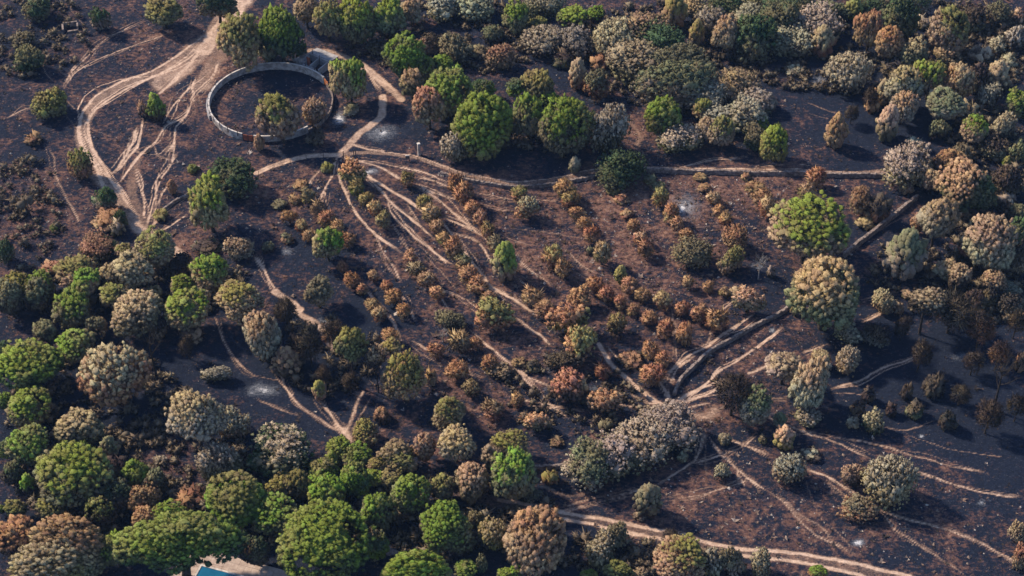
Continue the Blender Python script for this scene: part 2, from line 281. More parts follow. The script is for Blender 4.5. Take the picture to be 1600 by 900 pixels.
TREES = """
57 12 44 34 O d/o .6
36 63 32 24 O o/k .6
45 90 42 38 O o/d .5
155 29 30 34 O d/w .5
255 16 57 42 P y/o .6
340 5 60 28 P d/o .6
77 160 50 42 O y/o .5
244 166 24 46 T g/k .6
223 172 16 22 U t/k .6
52 216 24 18 U r/k .5
376 58 72 78 P y/t .55 .5
438 46 70 80 P g/d .7
417 79 24 24 U t/o .5
478 14 42 42 P t/t .5
512 25 50 58 P y/t .5
555 28 56 66 P g/d .6
605 22 56 56 P g/o .5
641 14 30 36 P t/w .5
692 8 52 40 O w/t .5
742 8 56 40 O w/o .5
808 22 42 48 P g/o .55
634 84 58 62 P g/d .7
662 70 26 24 O t/r .5
674 66 34 28 O k/t .5
712 74 48 42 O o/k .6
748 80 26 18 U o/k .6
785 90 40 38 O r/t .5
657 102 44 40 P g/y .6
692 98 40 32 P g/d .6
643 128 36 42 P t/o .5
702 140 72 72 P g/o .6
670 162 50 68 P r/t .5
753 136 38 32 P d/g .5
758 186 88 92 P g/y .8
717 228 50 46 O w/o .5 -.5
546 118 52 62 P g/t .5 .8
437 178 60 68 P y/t .4
491 170 34 34 O t/r .6
495 212 24 24 U k/t .6
549 167 22 20 U o/w .5
404 222 15 30 T r/t .8
852 4 60 32 O w/o .5
840 36 26 22 O y/o .5
898 26 48 36 P g/k .55
931 20 28 26 P g/k .6
933 40 24 18 U k/o .5
848 62 64 44 O w/k .6
898 62 60 48 O w/k .55
1055 14 34 44 T y/t .5
1090 48 22 42 T y/t .5
1060 70 18 30 T y/o .7
960 60 60 50 O w/o .5
1000 45 80 50 O t/d .35
1036 62 70 52 O d/w .6
995 95 76 56 O t/o .45
1060 100 96 48 O o/d .5
1055 128 104 54 O o/w .5
1014 124 28 36 P y/g .6
1133 48 44 56 P t/t .5
1112 30 40 38 O w/o .5
1085 6 36 26 O t/w .5
1135 8 50 30 O d/o .5
1178 55 56 56 O d/o .5
1170 25 50 36 O w/o .5
1187 5 44 26 O o/w .5
840 130 50 46 P y/o .5
808 138 30 30 P d/g .5
904 116 26 42 T t/r .6
932 131 34 38 O o/r .5
938 98 26 24 U r/k .5
826 178 52 70 P g/o .45
857 152 30 26 P g/d .6
886 190 74 88 P g/o .6
952 198 58 66 O w/o .5
1034 176 60 62 P g/y .7
1062 212 60 44 O w/o .5
1100 150 60 42 O w/t .5
1150 128 60 44 O t/w .5
1182 155 50 36 O w/o .5
1122 184 50 34 O w/o .5
1166 180 56 46 O w/d .5
1098 168 28 30 P y/t .6
1130 203 38 46 P y/t .45
1102 198 26 36 P t/w .5
1164 145 18 16 U y/g .5
1190 195 24 24 P g/y .6
1170 183 26 26 P o/y .5
1180 214 34 34 O o/d .5
1212 220 48 56 P g/y .6
1215 25 60 50 O d/w .5
1250 13 60 38 O d/o .5
1280 35 68 48 O w/d .5
1225 60 58 38 O w/o .5
1246 62 52 38 O w/o .5
1300 16 46 30 O o/d .5
1335 12 26 28 T y/g .6
1286 63 32 42 T t/r .6
1365 8 40 24 O d/o .5
1405 28 44 56 O d/o .5
1425 5 50 20 O d/w .5
1442 34 22 18 U w/o .5
1361 42 46 60 P r/t .5 -.3
1385 30 32 32 P d/g .5
1389 64 46 52 P r/t .5
1428 82 42 46 P t/o .5
1484 44 58 72 P y/t .5 .9
1481 82 42 34 P t/o .5
1558 72 24 22 O w/k .6
1582 55 24 20 U w/k .6
1593 26 20 22 U t/k .5
1530 85 32 26 U w/k .4
1326 112 58 50 O w/k .7
1415 130 54 58 P t/w .5
1455 118 50 54 P g/t .55 .3
1495 125 44 68 P t/r .4
1475 160 60 46 P o/w .5
1414 162 42 48 P t/w .5
1381 145 22 40 T t/r .5
1363 165 22 20 U t/r .5
1389 190 32 50 T t/o .5
1309 203 30 48 T r/t .5
1330 182 22 26 S k/k .5
1360 160 24 70 S k/k .5
1405 100 40 30 U k/t .7
1510 172 26 26 U t/k .5
1558 120 36 42 T t/k .6
1530 122 30 36 O k/o .5
1575 95 26 20 U w/k .5
1592 158 34 50 P g/d .7
1524 200 40 44 P g/t .5 .4
1566 196 40 36 O w/k .5
124 253 38 44 O y/r .4
163 308 36 36 O d/w .5
170 338 44 34 U r/t .5
187 338 22 26 O d/o .5
182 354 20 22 U w/o .5
84 356 10 10 U y/g .5
8 391 24 34 O d/o .5
152 384 62 46 O r/d .5
79 418 28 20 U r/k .6
192 388 26 24 P y/t .5
241 383 54 52 P y/t .45
205 415 62 54 P t/w .4
170 430 36 36 P t/k .6
115 422 56 46 P y/t .5
135 438 48 44 P g/t .45
60 440 44 42 P g/o .5
20 447 46 44 P y/g .5
361 275 84 58 O d/o .7
326 316 67 72 P g/t .5
300 262 16 14 U y/y .5
268 292 14 20 T r/t .6
250 334 20 16 U y/t .5
373 388 42 36 O t/w .5
325 385 36 26 U k/o .6
282 410 34 30 O k/r .6
325 424 52 50 P g/t .6 .4
285 445 40 36 P g/t .5
551 267 38 32 B r/y .4
510 262 16 14 U y/o .5
558 293 24 24 B y/g .5
571 311 20 18 B y/o .5
586 326 22 24 B t/r .5
598 343 24 24 B y/t .4
637 279 22 22 B y/t .4
662 314 26 26 B y/t .4
674 332 28 27 B t/y .5
683 353 22 22 B t/r .5
692 370 23 21 B t/y .5
709 386 26 31 B r/t .5
723 407 24 22 B o/t .5
732 427 28 26 B r/t .5
747 445 32 26 B r/t .5
712 286 20 26 B r/r .5
725 302 27 32 B r/r .5
738 323 28 26 B r/t .5
751 340 22 26 B t/r .5
762 359 24 28 B y/t .5
774 379 22 24 B o/t .5
789 404 36 56 T g/t .6 .5
511 376 44 48 P g/t .5 .7
481 306 22 24 B o/y .5
497 326 22 20 B o/t .5
509 341 24 22 B r/t .5
471 353 20 22 B t/r .5
452 338 26 18 B r/t .5
484 367 23 20 B t/r .5
528 356 21 21 B t/y .5
543 375 25 21 B r/t .5
470 288 22 16 U r/o .5
437 318 24 16 U o/k .5
461 311 18 14 U r/t .5
418 386 18 15 U o/k .5
448 371 18 15 U o/t .5
535 416 18 19 B r/t .5
549 437 24 22 B r/t .5
583 430 17 16 B t/r .5
566 451 19 18 B r/t .5
604 446 20 18 B r/t .5
641 401 22 20 B r/t .5
650 419 26 23 B o/t .5
666 436 26 23 B t/r .5
497 452 46 44 P o/t .6
811 301 24 22 B y/r .5
822 322 38 34 B o/r .5
882 292 30 28 B r/y .5 -.8
891 309 26 24 B y/r .4
902 331 24 16 B r/t .5
914 347 24 18 B r/t .5
925 365 22 21 B r/t .5
941 393 28 37 B t/o .5
923 390 12 12 U o/k .5
865 399 32 34 B y/r .4
879 418 27 30 B r/t .5
970 427 18 24 T y/g .6
929 444 26 24 B r/t .5
984 445 24 24 B r/t .5
968 260 74 58 O d/o .8 .5
898 256 16 22 T w/o .5
1015 280 18 14 U o/y .5
1028 292 22 14 U o/r .5
1032 308 27 31 B y/r .5
1049 332 23 27 B r/t .5
1058 350 20 21 B r/t .5
979 332 18 14 U t/r .5
990 351 18 18 B r/t .5
1001 370 21 20 B t/r .5
1009 387 26 25 B r/r .5
972 310 20 15 U r/t .5
958 296 20 13 U y/o .5
1072 367 23 20 B r/t .5
1081 392 62 44 O o/t .5 .9
1143 406 42 40 O y/t .4
1148 370 38 37 O r/t .5
1115 309 20 18 B t/r .5
1122 329 20 17 B r/t .5
1133 342 21 21 B t/r .5
1094 276 20 12 U r/t .5
1101 293 18 14 U r/t .5
1166 275 14 12 U r/t .5
1180 291 27 17 U r/t .5
1192 309 30 24 B r/t .5
1199 322 24 28 B t/r .5
1075 440 16 18 B t/t .5
1106 446 18 16 B r/t .5
1187 420 26 44 S w/w .5
1276 277 28 28 B r/t .5
1260 300 28 29 B t/y .5
1264 352 108 92 P g/t .52 .4
1294 446 104 100 P t/o .6 -.3 512
1345 310 46 44 O r/t .5
1370 324 36 38 U k/r .6
1352 347 24 19 U t/t .5
1418 256 80 66 O w/t .5
1417 290 20 19 U w/t .5
1456 280 28 40 P t/t .5
1488 252 54 36 P r/k .5
1510 285 84 80 P t/d .5 -.9
1468 335 52 66 P t/w .5 0 390
1437 345 24 34 P t/r .5
1547 375 74 86 P t/w .5
1580 372 32 56 P d/y .5
1515 384 26 48 P t/r .5
1417 394 52 66 T o/w .5
1572 280 46 48 O k/o .6
1574 252 14 16 T y/g .5
1570 310 26 24 U w/k .5
1590 330 26 26 O o/k .5
1592 358 30 40 P d/o .5
1585 400 36 46 O k/w .6
1205 425 12 18 U w/k .5
1552 438 40 40 P t/k .5
1572 451 40 30 O w/k .5
12 462 44 60 P o/k .6
57 457 46 50 P o/k .6
113 479 66 60 P g/o .45
178 460 44 38 P y/w .5
213 486 74 66 P t/o .5
240 456 26 22 P t/y .5
291 478 66 60 P g/t .5
372 466 74 56 P y/t .4
408 518 62 70 P t/w .45
300 522 30 26 U t/k .6
116 537 58 50 P g/o .5
44 568 94 70 P g/d .7
46 634 62 58 P g/o .6
46 605 46 30 P d/g .5
8 628 24 50 P g/d .6
5 545 20 36 P d/o .5
174 580 90 88 P t/r .5
238 558 54 84 S r/k .5
293 545 24 66 S k/k .5
337 582 44 28 O w/o .5
306 646 84 82 P t/w .5 0 712
362 656 50 48 O w/t .5
124 664 68 54 P t/o .5
42 692 66 60 P g/o .5
447 492 36 44 S k/k .5
548 531 46 58 P y/o .5 0 600
520 528 34 52 S k/r .5
484 547 40 56 S k/k .5
462 547 28 50 S k/k .5
587 554 28 40 P t/k .55 0 612
610 540 30 28 P y/t .5
632 580 70 80 P y/t .5 0 626
447 563 42 42 T r/k .6
498 608 20 28 T y/t .5
507 590 22 48 S k/k .5
547 600 24 60 S k/k .5
582 474 22 19 B t/r .5
593 489 24 24 B t/r .5
614 462 25 22 B r/t .5
631 484 21 19 B r/t .5
610 524 25 21 B r/t .5
681 547 26 20 B r/t .5
683 457 26 20 B t/r .5
704 499 44 34 O o/k .6
718 533 28 32 B t/o .5
744 537 24 20 B r/t .5
714 577 34 28 B r/t .5
765 568 24 24 B r/t .5
780 581 32 25 O t/k .5
736 606 26 24 B o/k .5
770 639 32 28 B o/t .5
674 588 16 24 U r/t .5
764 463 28 22 B t/y .5
773 488 52 44 B y/r .4 .4
692 526 26 24 S w/w .5
702 643 52 54 P y/t .35
596 648 22 22 U r/k .5
571 676 42 38 O y/r .4
661 696 36 50 P t/r .5
710 689 58 54 P t/w .5
437 701 108 80 O w/d .3
342 722 60 66 O w/o .5
831 462 34 30 B t/o .5
850 481 30 24 B r/t .5
904 466 38 32 B r/r .5
888 496 64 46 B r/y .5 -.8
908 531 56 56 B y/r .5 .7
880 562 54 36 O k/t .7
884 601 48 42 B r/k .5
906 606 24 26 U t/r .5
945 626 54 40 B r/t .5
942 579 28 26 B r/r .5
948 459 24 22 B r/t .5
1005 460 26 21 B r/t .5
969 471 20 21 B r/t .5
990 484 22 19 B r/t .5
1035 468 28 28 B t/r .5
1065 480 24 21 B r/t .5
1015 497 26 23 B r/t .5
1093 487 30 29 B r/r .5
1122 499 30 30 B t/r .5
1040 512 26 27 B r/t .5
1069 521 22 31 B r/t .5
964 506 32 34 B y/k .5
1016 547 26 27 B r/t .5
1034 562 29 27 B r/t .5
1019 584 36 31 B r/t .5
985 561 36 27 U r/k .4
1132 456 18 15 B t/y .5
1150 457 20 15 U t/k .5
1170 467 44 28 B t/o .5
809 626 20 23 B t/r .5
838 659 40 28 B t/o .5
822 652 20 14 U r/k .5
811 566 22 16 U r/k .5
834 572 22 18 U k/o .5
948 663 18 18 U o/k .5
1044 662 98 68 O w/t .6
1006 688 96 74 O w/o .5
962 706 96 74 O w/o .5
918 722 80 70 O o/w .55 .4
1146 620 58 66 S k/k .5
1180 630 48 66 P o/w .5
1226 567 56 50 P t/w .5
1267 597 62 82 P t/w .45
1283 557 28 22 P t/r .5
1262 648 37 31 O w/o .5
1326 562 37 40 O w/t .5
1326 520 42 36 O w/o .5
1369 522 42 40 O k/w .6
1381 469 34 34 O w/t .5
1405 481 14 16 U t/r .5
1418 460 18 13 U t/o .5
1450 466 56 40 P t/k .45 0 520
1487 495 70 66 S k/t .6
1548 458 34 36 O k/o .5
1578 472 34 32 O k/w .6
1563 605 58 76 S r/k .6
1598 497 12 13 U r/t .5
1597 565 18 28 U k/r .5
1366 658 33 33 O w/d .5
1333 658 18 17 U w/t .5
1342 636 20 24 U k/t .6
1358 614 18 24 U k/k .6
1417 612 16 24 U k/k .6
1393 640 16 18 U k/k .6
1219 654 20 21 T o/w .5
1228 682 29 33 T t/y .5
1240 483 10 16 T y/t .5
8 702 22 38 P d/g .5
44 757 22 38 T g/k .5
115 736 104 92 P g/o .6
171 697 26 32 T o/t .5
213 737 36 40 P g/d .7
243 749 30 44 P o/k .5
222 775 52 48 O r/t .6
250 719 20 14 U w/k .5
82 788 50 40 P y/o .5
154 797 42 50 P y/k .45
24 793 34 22 P y/d .5
2 795 12 22 P g/d .5
22 838 66 60 P r/k .5
104 836 106 58 P r/t .6
75 876 108 70 P t/y .55
128 872 64 62 P t/o .5
88 880 30 28 P y/g .5
180 856 50 72 P g/o .5
277 838 180 88 P g/d .8 0 902
225 806 38 36 P r/t .6
264 800 58 28 P g/y .6
366 778 92 76 P y/g .5
296 775 48 38 U r/k .4
178 728 30 28 U k/r .6
185 770 46 44 P d/k .5
531 697 38 36 P g/y .6
558 711 48 38 P g/o .6
518 717 22 26 T g/y .5
503 730 44 42 P y/g .5
440 755 46 38 P y/o .5
468 752 40 48 P y/o .45
428 800 70 60 P g/o .5
505 763 62 58 P g/y .7
552 745 42 56 P g/d .7
583 745 32 26 P g/y .5
618 707 56 40 P t/y .5
592 725 34 22 P y/t .5
628 722 44 28 P y/t .5
612 744 34 32 P y/o .5
642 768 54 64 P g/o .6
589 792 52 82 P g/o .6
506 842 132 110 P g/d .85
692 760 34 44 P y/o .4
738 749 54 56 P t/o .5
796 690 60 42 P y/t .5
803 737 66 84 P g/o .45
771 712 34 50 P t/o .5
697 822 84 76 P g/o .7 -.4
694 790 16 14 U t/k .5
744 811 24 26 O o/d .5
770 832 46 74 P t/y .5
650 886 104 50 P g/y .7
727 888 32 28 P g/d .6
752 880 20 30 O o/d .5
790 896 26 18 P g/d .5
841 836 88 98 P r/t .3 - 
834 808 60 36 P y/r .5 .9
833 771 32 22 O o/w .5
862 745 20 22 U y/r .4
806 893 22 22 P g/d .5
1012 779 38 46 T o/k .6
1000 806 22 13 U w/k .5
964 836 34 40 O o/w .5
938 857 52 50 O w/o .5
966 888 46 34 P y/o .6
1000 895 24 18 O t/w .5
920 896 28 16 P g/d .5
1050 845 30 30 S k/k .5
1060 868 74 64 P y/t .35 .9
1115 878 30 40 O w/o .5
1142 875 32 44 O o/w .5
1190 880 34 42 O w/o .5
1130 735 26 26 O w/k .6
1067 713 14 15 U w/o .5
1133 684 18 18 O w/o .5
1192 686 12 13 U t/y .5
870 690 20 16 U r/k .5
1234 729 47 46 O w/t .5
1332 738 34 33 O t/k .6
1391 749 76 74 O w/t .4
1341 792 52 40 O o/r .5
1265 708 30 20 U w/k .3
1592 831 26 32 O t/w .5
1596 868 26 44 O r/t .5
1278 893 28 20 P g/r .6
1438 560 34 46 S k/k .5
1532 520 40 50 S k/r .5
1545 655 40 50 S k/k .5
1588 510 30 44 S k/k .5
1410 515 26 34 S k/k .5
1500 620 30 34 S k/k .5
1520 30 34 32 O k/o .5
1560 20 34 30 O o/k .5
1545 150 34 34 O w/k .5
1500 240 32 30 O o/k .5
1555 228 36 32 O k/w .5
1590 240 26 34 O o/k .5
1500 430 40 40 P t/k .5
1525 470 30 34 O k/o .5
1480 420 34 34 P t/w .5
1585 60 26 30 O w/k .5
830 20 26 24 O o/k .5
770 52 34 28 O o/k .5
590 70 30 26 O k/o .5
880 92 30 24 U k/o .5
1240 110 26 18 U w/k .5
1430 225 26 22 U w/k .5
1470 200 30 28 O o/k .5
560 755 34 34 P d/g .5
475 830 26 40 P d/g .5
590 850 34 40 P d/g .5
400 860 40 50 P d/k .5
90 800 30 30 O o/k .5
20 740 30 40 P d/k .5
70 520 36 40 P o/k .5
150 510 30 34 P o/t .5
250 510 30 32 O k/t .5
1460 600 30 34 U k/k .5
1520 570 30 36 S k/k .5
1480 655 24 28 U k/k .5
1560 560 34 40 S k/r .5
1590 640 30 50 S k/k .5
1430 640 24 24 U k/o .5
"""
TRACKS = """
M 22 .6 375,-10 345,25 328,55 305,85 265,108 225,122 180,138 148,165 128,195 127,222 142,252 165,285 190,320 212,345 226,362
P 7 1 330,60 290,95 255,113 212,132 172,155 140,182 137,205 145,235 165,265 185,297 225,352
P 7 1 325,50 285,82 240,110 200,124 160,145 134,170 122,195 125,225 150,262 170,300 205,350
M 30 .95 395,-20 365,20 335,55 318,80
P 10 .8 325,60 300,95 275,125 250,145
P 5 .9 318,80 283,112 262,135 250,147
P 4 .8 345,85 332,118 300,150 297,170 275,197 270,225 255,245
P 4 .8 325,115 283,150 265,172 258,188
P 5 .9 225,185 214,225 200,245 180,270
P 5 .8 297,165 290,180 262,195 247,215 232,230
P 4 .9 305,120 300,150 303,160
P 6 .9 175,272 195,243 206,224 214,200
P 6 .9 187,284 205,258 222,240 240,222
P 4 .8 214,262 222,282 225,310 228,345
P 5 .8 270,225 268,255 250,282 240,318 230,355
P 3 .7 262,290 250,312 236,345
P 3 .6 240,225 250,245 270,250 275,240
P 3 .6 205,235 225,240 250,240 262,228
P 7 .85 300,298 270,318 248,340 232,360
P 6 .8 292,335 262,355 240,362
M 18 .8 200,335 225,360 250,378 272,392 278,402
P 10 .8 262,380 275,395 290,402
P 3.5 .65 97,138 110,115 130,95 160,65 195,45 230,30
P 4 .7 100,140 115,118 140,100 175,85 200,75 235,63 265,52
P 3 .5 85,132 70,110 66,78
P 3 .5 100,155 120,172 140,200 180,217
P 5 .6 55,167 35,172 10,185
P 3 .5 110,0 112,15 122,28 132,42 125,50
P 4 .6 72,225 85,250 90,280 100,305 112,325 128,358
P 3 .45 40,262 50,285 45,312 55,350
P 3 .5 100,140 140,140 170,150
P 3 .5 95,165 110,190 122,205
M 11 .9 300,298 330,288 370,275 400,270 440,255 490,243 527,241
M 10 .62 527,241 560,238 600,240 650,247 690,262 740,276 800,285 860,280 930,268 1020,265 1100,264 1200,267 1300,269 1385,268
P 4 .8 1020,266 1060,262 1110,250 1160,248
P 4 .6 1185,262 1230,258 1290,262
M 14 .75 487,78 520,82 560,98 590,122 627,155
P 4 .9 560,98 592,118 622,148
P 6 .6 575,115 595,140
M 13 .85 597,150 597,180 563,207 545,225 528,243
P 9 .7 548,222 575,232 600,236
P 4 .9 525,245 522,270 507,295 497,318
P 3 .8 507,300 512,325 530,349
P 5 .9 528,250 530,280 545,312 562,340 585,367 630,397
P 4 .75 585,367 600,395 615,420 627,440
P 10 .95 540,246 555,258 575,274 600,290 630,308 660,327
P 6 .9 575,277 595,297 615,320 640,340 677,373
P 6 .85 605,307 612,335 645,367 680,395 708,413
P 3 .6 610,350 625,372 637,392
P 5 .9 545,246 562,252 595,262 630,282
P 4.5 .8 650,287 680,307 712,335 750,366
P 4.5 .85 690,337 722,350 750,364 775,392
P 4 .8 650,277 680,283 704,291
P 4 .8 650,288 685,302 714,312
P 4 .8 540,247 592,255 640,264 670,272 700,287
P 3 .6 635,317 645,332 655,346
P 8 .95 685,342 705,362 722,390 750,425 772,450 800,467 832,484
P 4 .8 702,360 745,377 767,407
P 3.5 .6 737,300 800,311 840,312 877,316
P 3.5 .6 752,322 800,330
P 5 .75 650,432 672,446 695,456
P 3.5 .8 482,295 488,280 507,261
P 4 .8 672,450 685,463 702,483
P 4 .8 687,450 725,467 760,490 790,505
P 5 .85 566,440 575,455 592,477 612,502 628,536
P 3.5 .7 627,462 640,482 648,502
P 6 .9 727,512 762,542 800,572 830,605 860,635 884,652
P 4 .8 800,572 825,590 862,603
P 4 .7 640,530 680,555 712,575 762,603
P 5 .8 800,490 830,515 850,527 862,542
P 6 .85 780,455 800,466 832,484
P 3.5 .7 800,390 815,410 832,425 866,447
P 4 .75 880,387 907,412 932,427
P 3.5 .6 895,422 922,438
P 3.5 .6 800,428 832,451
P 2.5 .5 660,395 690,425 720,460
P 2.5 .5 585,375 600,410 612,430
P 2.5 .5 700,490 720,515
P 2.5 .5 720,335 790,370 830,385
P 2.5 .5 790,355 850,362 930,372 1000,358
P 2.5 .5 1010,358 1090,356 1130,352
P 3 .5 820,545 850,570 890,560
P 2.5 .5 640,595 690,610 740,640 800,645
P 13 .95 936,538 955,570 985,597 1015,620 1035,634
P 4 .8 948,543 975,567 1005,583
P 5 .75 960,628 990,634 1020,642
P 4 .7 818,625 862,637 922,642
P 4 .7 820,634 860,640 890,655
P 9 .8 1028,595 1037,604 1047,624
P 5 .7 1035,632 1010,628 985,615
P 8 .85 1050,630 1085,610 1110,600 1130,592
P 6 .85 1060,627 1095,605 1122,580 1155,560 1200,527 1222,511
P 7 .8 1055,634 1085,622 1112,612 1130,597
P 5 .7 1070,636 1107,630
P 32 .42 1068,640 1100,650 1115,640
P 6 .85 1042,597 1052,577 1077,557 1100,545 1125,525 1155,505 1178,489
P 4 .7 1046,600 1062,573 1090,555
P 4 .65 1110,512 1108,532 1098,547
P 4 .7 1130,484 1150,468
P 3 .6 1050,482 1053,512 1057,562
P 9 .8 1168,582 1200,570 1225,562
P 6 .75 1255,550 1285,541
P 6 .7 1298,606 1340,595 1387,572 1440,555
P 4 .5 1300,614 1350,615
P 4 .6 1200,622 1238,622
P 6 .6 1345,467 1420,452
P 7 .65 1350,503 1392,482
P 4 .5 1527,517 1570,485
P 5 .5 1380,667 1415,672 1462,657
P 6 .75 1195,648 1240,668 1275,676
P 5 .5 1335,395 1355,372 1385,355 1428,328
P 5 .75 1245,672 1300,688 1360,715
P 4.5 .65 1275,677 1340,686 1395,700 1440,716 1495,730 1545,742
P 5 .7 1425,735 1475,750 1537,770 1605,780
P 4 .5 1410,675 1462,695 1510,708 1580,717
P 5 .7 1130,682 1165,697 1200,712
P 6.5 .75 1258,730 1287,742 1317,760 1342,776
P 4 .6 1290,750 1310,767 1327,779
P 6 .75 1370,795 1420,812 1475,825 1532,847 1575,870 1610,886
P 4.5 .65 1375,797 1405,832 1445,857 1512,902
P 4.5 .5 1432,770 1457,802 1482,822 1548,854
P 4.5 .65 1200,765 1222,782 1245,810 1267,832 1300,847 1337,869
P 3.5 .55 1220,775 1250,805 1282,822 1300,845
P 4 .5 1257,750 1270,782 1287,815 1312,835 1337,869
P 5 .7 1097,672 1092,705 1080,725 1025,760
P 4.5 .65 1025,760 985,772 925,780 872,793
P 5.5 .7 1080,725 1125,710 1160,697 1188,679
P 6 .4 1102,675 1105,745
P 5 .7 1105,680 1130,710 1150,732 1175,752 1202,767
P 4 .6 1150,732 1164,762
P 4 .65 1035,777 1075,777 1125,765 1178,746
P 4 .6 875,797 940,785 990,776
P 4 .6 1145,685 1170,697 1202,711
P 4 .4 1145,785 1150,815
M 25 .42 700,768 740,775 780,785 830,795 880,805 950,819 1030,839 1100,853 1200,866 1280,874 1340,887 1410,906 1480,930
P 11 1 780,780 830,789 882,800 960,814 1045,832 1087,842 1150,855 1200,861 1260,866 1330,880 1400,897 1440,912
P 11 1 830,801 885,812 950,824 1025,841 1100,859 1162,868 1200,873 1260,880 1320,893 1360,906
P 6 .8 398,400 415,430 432,455
M 12 .9 430,455 450,468 470,483
M 11 .8 462,486 485,500 505,517 520,545
P 6 .9 475,500 495,513 508,520
P 4 .75 335,495 355,542 380,572 400,586
P 6 .8 417,550 435,580 450,610 465,630 500,655 537,677
P 5 .6 400,622 440,640 470,650
P 9 .75 498,622 517,647 540,678
P 9 .6 566,612 548,655 541,676
P 6 .5 580,622 560,655 549,675
P 24 .6 540,672 546,688
P 3 .5 400,586 440,592
P 5 .5 432,532 455,557
P 14 .35 860,770 900,775 940,765
P 16 .4 985,190 1000,215 995,232
P 14 .45 1195,108 1215,118 1245,120
P 5 .5 1260,160 1285,168 1310,178
P 4 .4 1260,175 1300,186
P 5 .4 940,0 930,15 935,35
P 4 .5 580,85 595,105 605,115
P 14 .35 270,765 300,775 318,790
M 46 .66 322,66 290,98 255,128
M 30 .58 345,70 330,105 315,135
M 18 .45 215,250 205,300 222,340
R 2.5 .9 560,236 600,238 650,244 690,259 740,273 800,282 860,277 930,265 1020,263 1100,262 1200,265 1300,267 1385,266
R 2.5 .9 400,273 440,258 490,246 527,244
"""

# ---------------------------------------------------------------- the ground, one sheet cut into ground, roads, paths and ash
def catmull(pts, n=8):
    P = np.array(pts, dtype=np.float64)
    if len(P) < 3:
        t = np.linspace(0, 1, n + 1)[:, None]; return P[0] * (1 - t) + P[-1] * t
    Q = np.vstack([2 * P[0] - P[1], P, 2 * P[-1] - P[-2]]); o = []
    for i in range(len(P) - 1):
        p0, p1, p2, p3 = Q[i], Q[i + 1], Q[i + 2], Q[i + 3]
        for t in np.linspace(0, 1, n, endpoint=False):
            o.append(0.5 * ((2 * p1) + (-p0 + p2) * t + (2 * p0 - 5 * p1 + 4 * p2 - p3) * t * t + (-p0 + 3 * p1 - 3 * p2 + p3) * t ** 3))
    o.append(P[-1]); return np.array(o)

STEP = 0.29
GX = np.arange(-132, 132 + STEP / 2, STEP); GY = np.arange(148, 350 + STEP / 2, STEP)
nx, ny = len(GX), len(GY)
XX, YY = np.meshgrid(GX, GY)
rng = np.random.default_rng(7)
def vnoise(sx, seed):
    r_ = np.random.default_rng(seed); a = r_.random((int((GY[-1] - GY[0]) / sx) + 4, int((GX[-1] - GX[0]) / sx) + 4))
    u = (XX - GX[0]) / sx; v = (YY - GY[0]) / sx; i = u.astype(int); j = v.astype(int); fu = u - i; fv = v - j
    fu = fu * fu * (3 - 2 * fu); fv = fv * fv * (3 - 2 * fv)
    return (a[j, i] * (1 - fu) + a[j, i + 1] * fu) * (1 - fv) + (a[j + 1, i] * (1 - fu) + a[j + 1, i + 1] * fu) * fv
wob = (vnoise(4.0, 1) - 0.5) * 1.2 + (vnoise(1.3, 2) - 0.5) * 0.55
wob2 = (vnoise(4.0, 3) - 0.5) * 1.2 + (vnoise(1.3, 4) - 0.5) * 0.55
track = np.zeros((ny, nx)); road = np.zeros((ny, nx))
LINES = []
tr_rng = random.Random(17)
for line in TRACKS.strip().splitlines():
    kind, wpx, stg, *pts = line.split()
    px = [tuple(float(c) for c in p.split(",")) for p in pts]
    LINES.append((kind, float(wpx), float(stg), px))
    if kind == 'P' and float(wpx) <= 9 and float(stg) >= .55:       # fainter animal trails braided beside the trodden ones
        for q in range(3):
            ox, oy = tr_rng.uniform(-1, 1) * 9, tr_rng.uniform(-1, 1) * 7
            sub = [(x + ox * math.sin(i * 1.1 + q) + tr_rng.uniform(-3, 3), y + oy * math.sin(i * 1.1 + q) + tr_rng.uniform(-2, 2)) for i, (x, y) in enumerate(px)]
            LINES.append(('F', 2.2, float(stg) * tr_rng.uniform(.5, .95), sub))
for kind, wpx, stg, px in LINES:
    mid = px[len(px) // 2]
    half = max(wpx * scale_at(*mid) * (0.5 if kind == 'M' else 0.35), 0.16)
    C = catmull([at(*p) for p in px])
    half0 = half; NS = len(C) - 1
    for si, (a, b_) in enumerate(zip(C[:-1], C[1:])):
        u_ = (si + .5) / NS; tap = 1.0 if kind == 'M' or wpx >= 8 else min(1.0, 0.45 + 4.5 * min(u_, 1 - u_)); half = half0 * (0.55 + 0.45 * tap) if tap < 1 else half0
        mg = half * 2.2 + 2.0
        i0 = max(int((min(a[0], b_[0]) - mg - GX[0]) / STEP), 0); i1 = min(int((max(a[0], b_[0]) + mg - GX[0]) / STEP) + 2, nx)
        j0 = max(int((min(a[1], b_[1]) - mg - GY[0]) / STEP), 0); j1 = min(int((max(a[1], b_[1]) + mg - GY[0]) / STEP) + 2, ny)
        if i0 >= i1 or j0 >= j1: continue
        amp = min(1.0, 0.35 + half * 0.25)
        x = XX[j0:j1, i0:i1] + wob[j0:j1, i0:i1] * amp; y = YY[j0:j1, i0:i1] + wob2[j0:j1, i0:i1] * amp
        d = b_ - a; l2 = max((d ** 2).sum(), 1e-9)
        t = np.clip(((x - a[0]) * d[0] + (y - a[1]) * d[1]) / l2, 0, 1)
        dist = np.hypot(x - a[0] - t * d[0], y - a[1] - t * d[1])
        val = stg * tap * (1.16 * np.exp(-(dist / (half * 1.0)) ** 2) if kind != 'M' else 0.85 * np.clip(1.5 - (dist / half) ** 2 * 0.9, 0, 1))
        track[j0:j1, i0:i1] = np.maximum(track[j0:j1, i0:i1], val)
        if kind == 'M':
            road[j0:j1, i0:i1] = np.maximum(road[j0:j1, i0:i1], (dist < half * 1.15) * 1.0)
track *= 0.74 + 0.3 * vnoise(2.2, 5) + 0.3 * vnoise(7.0, 6)
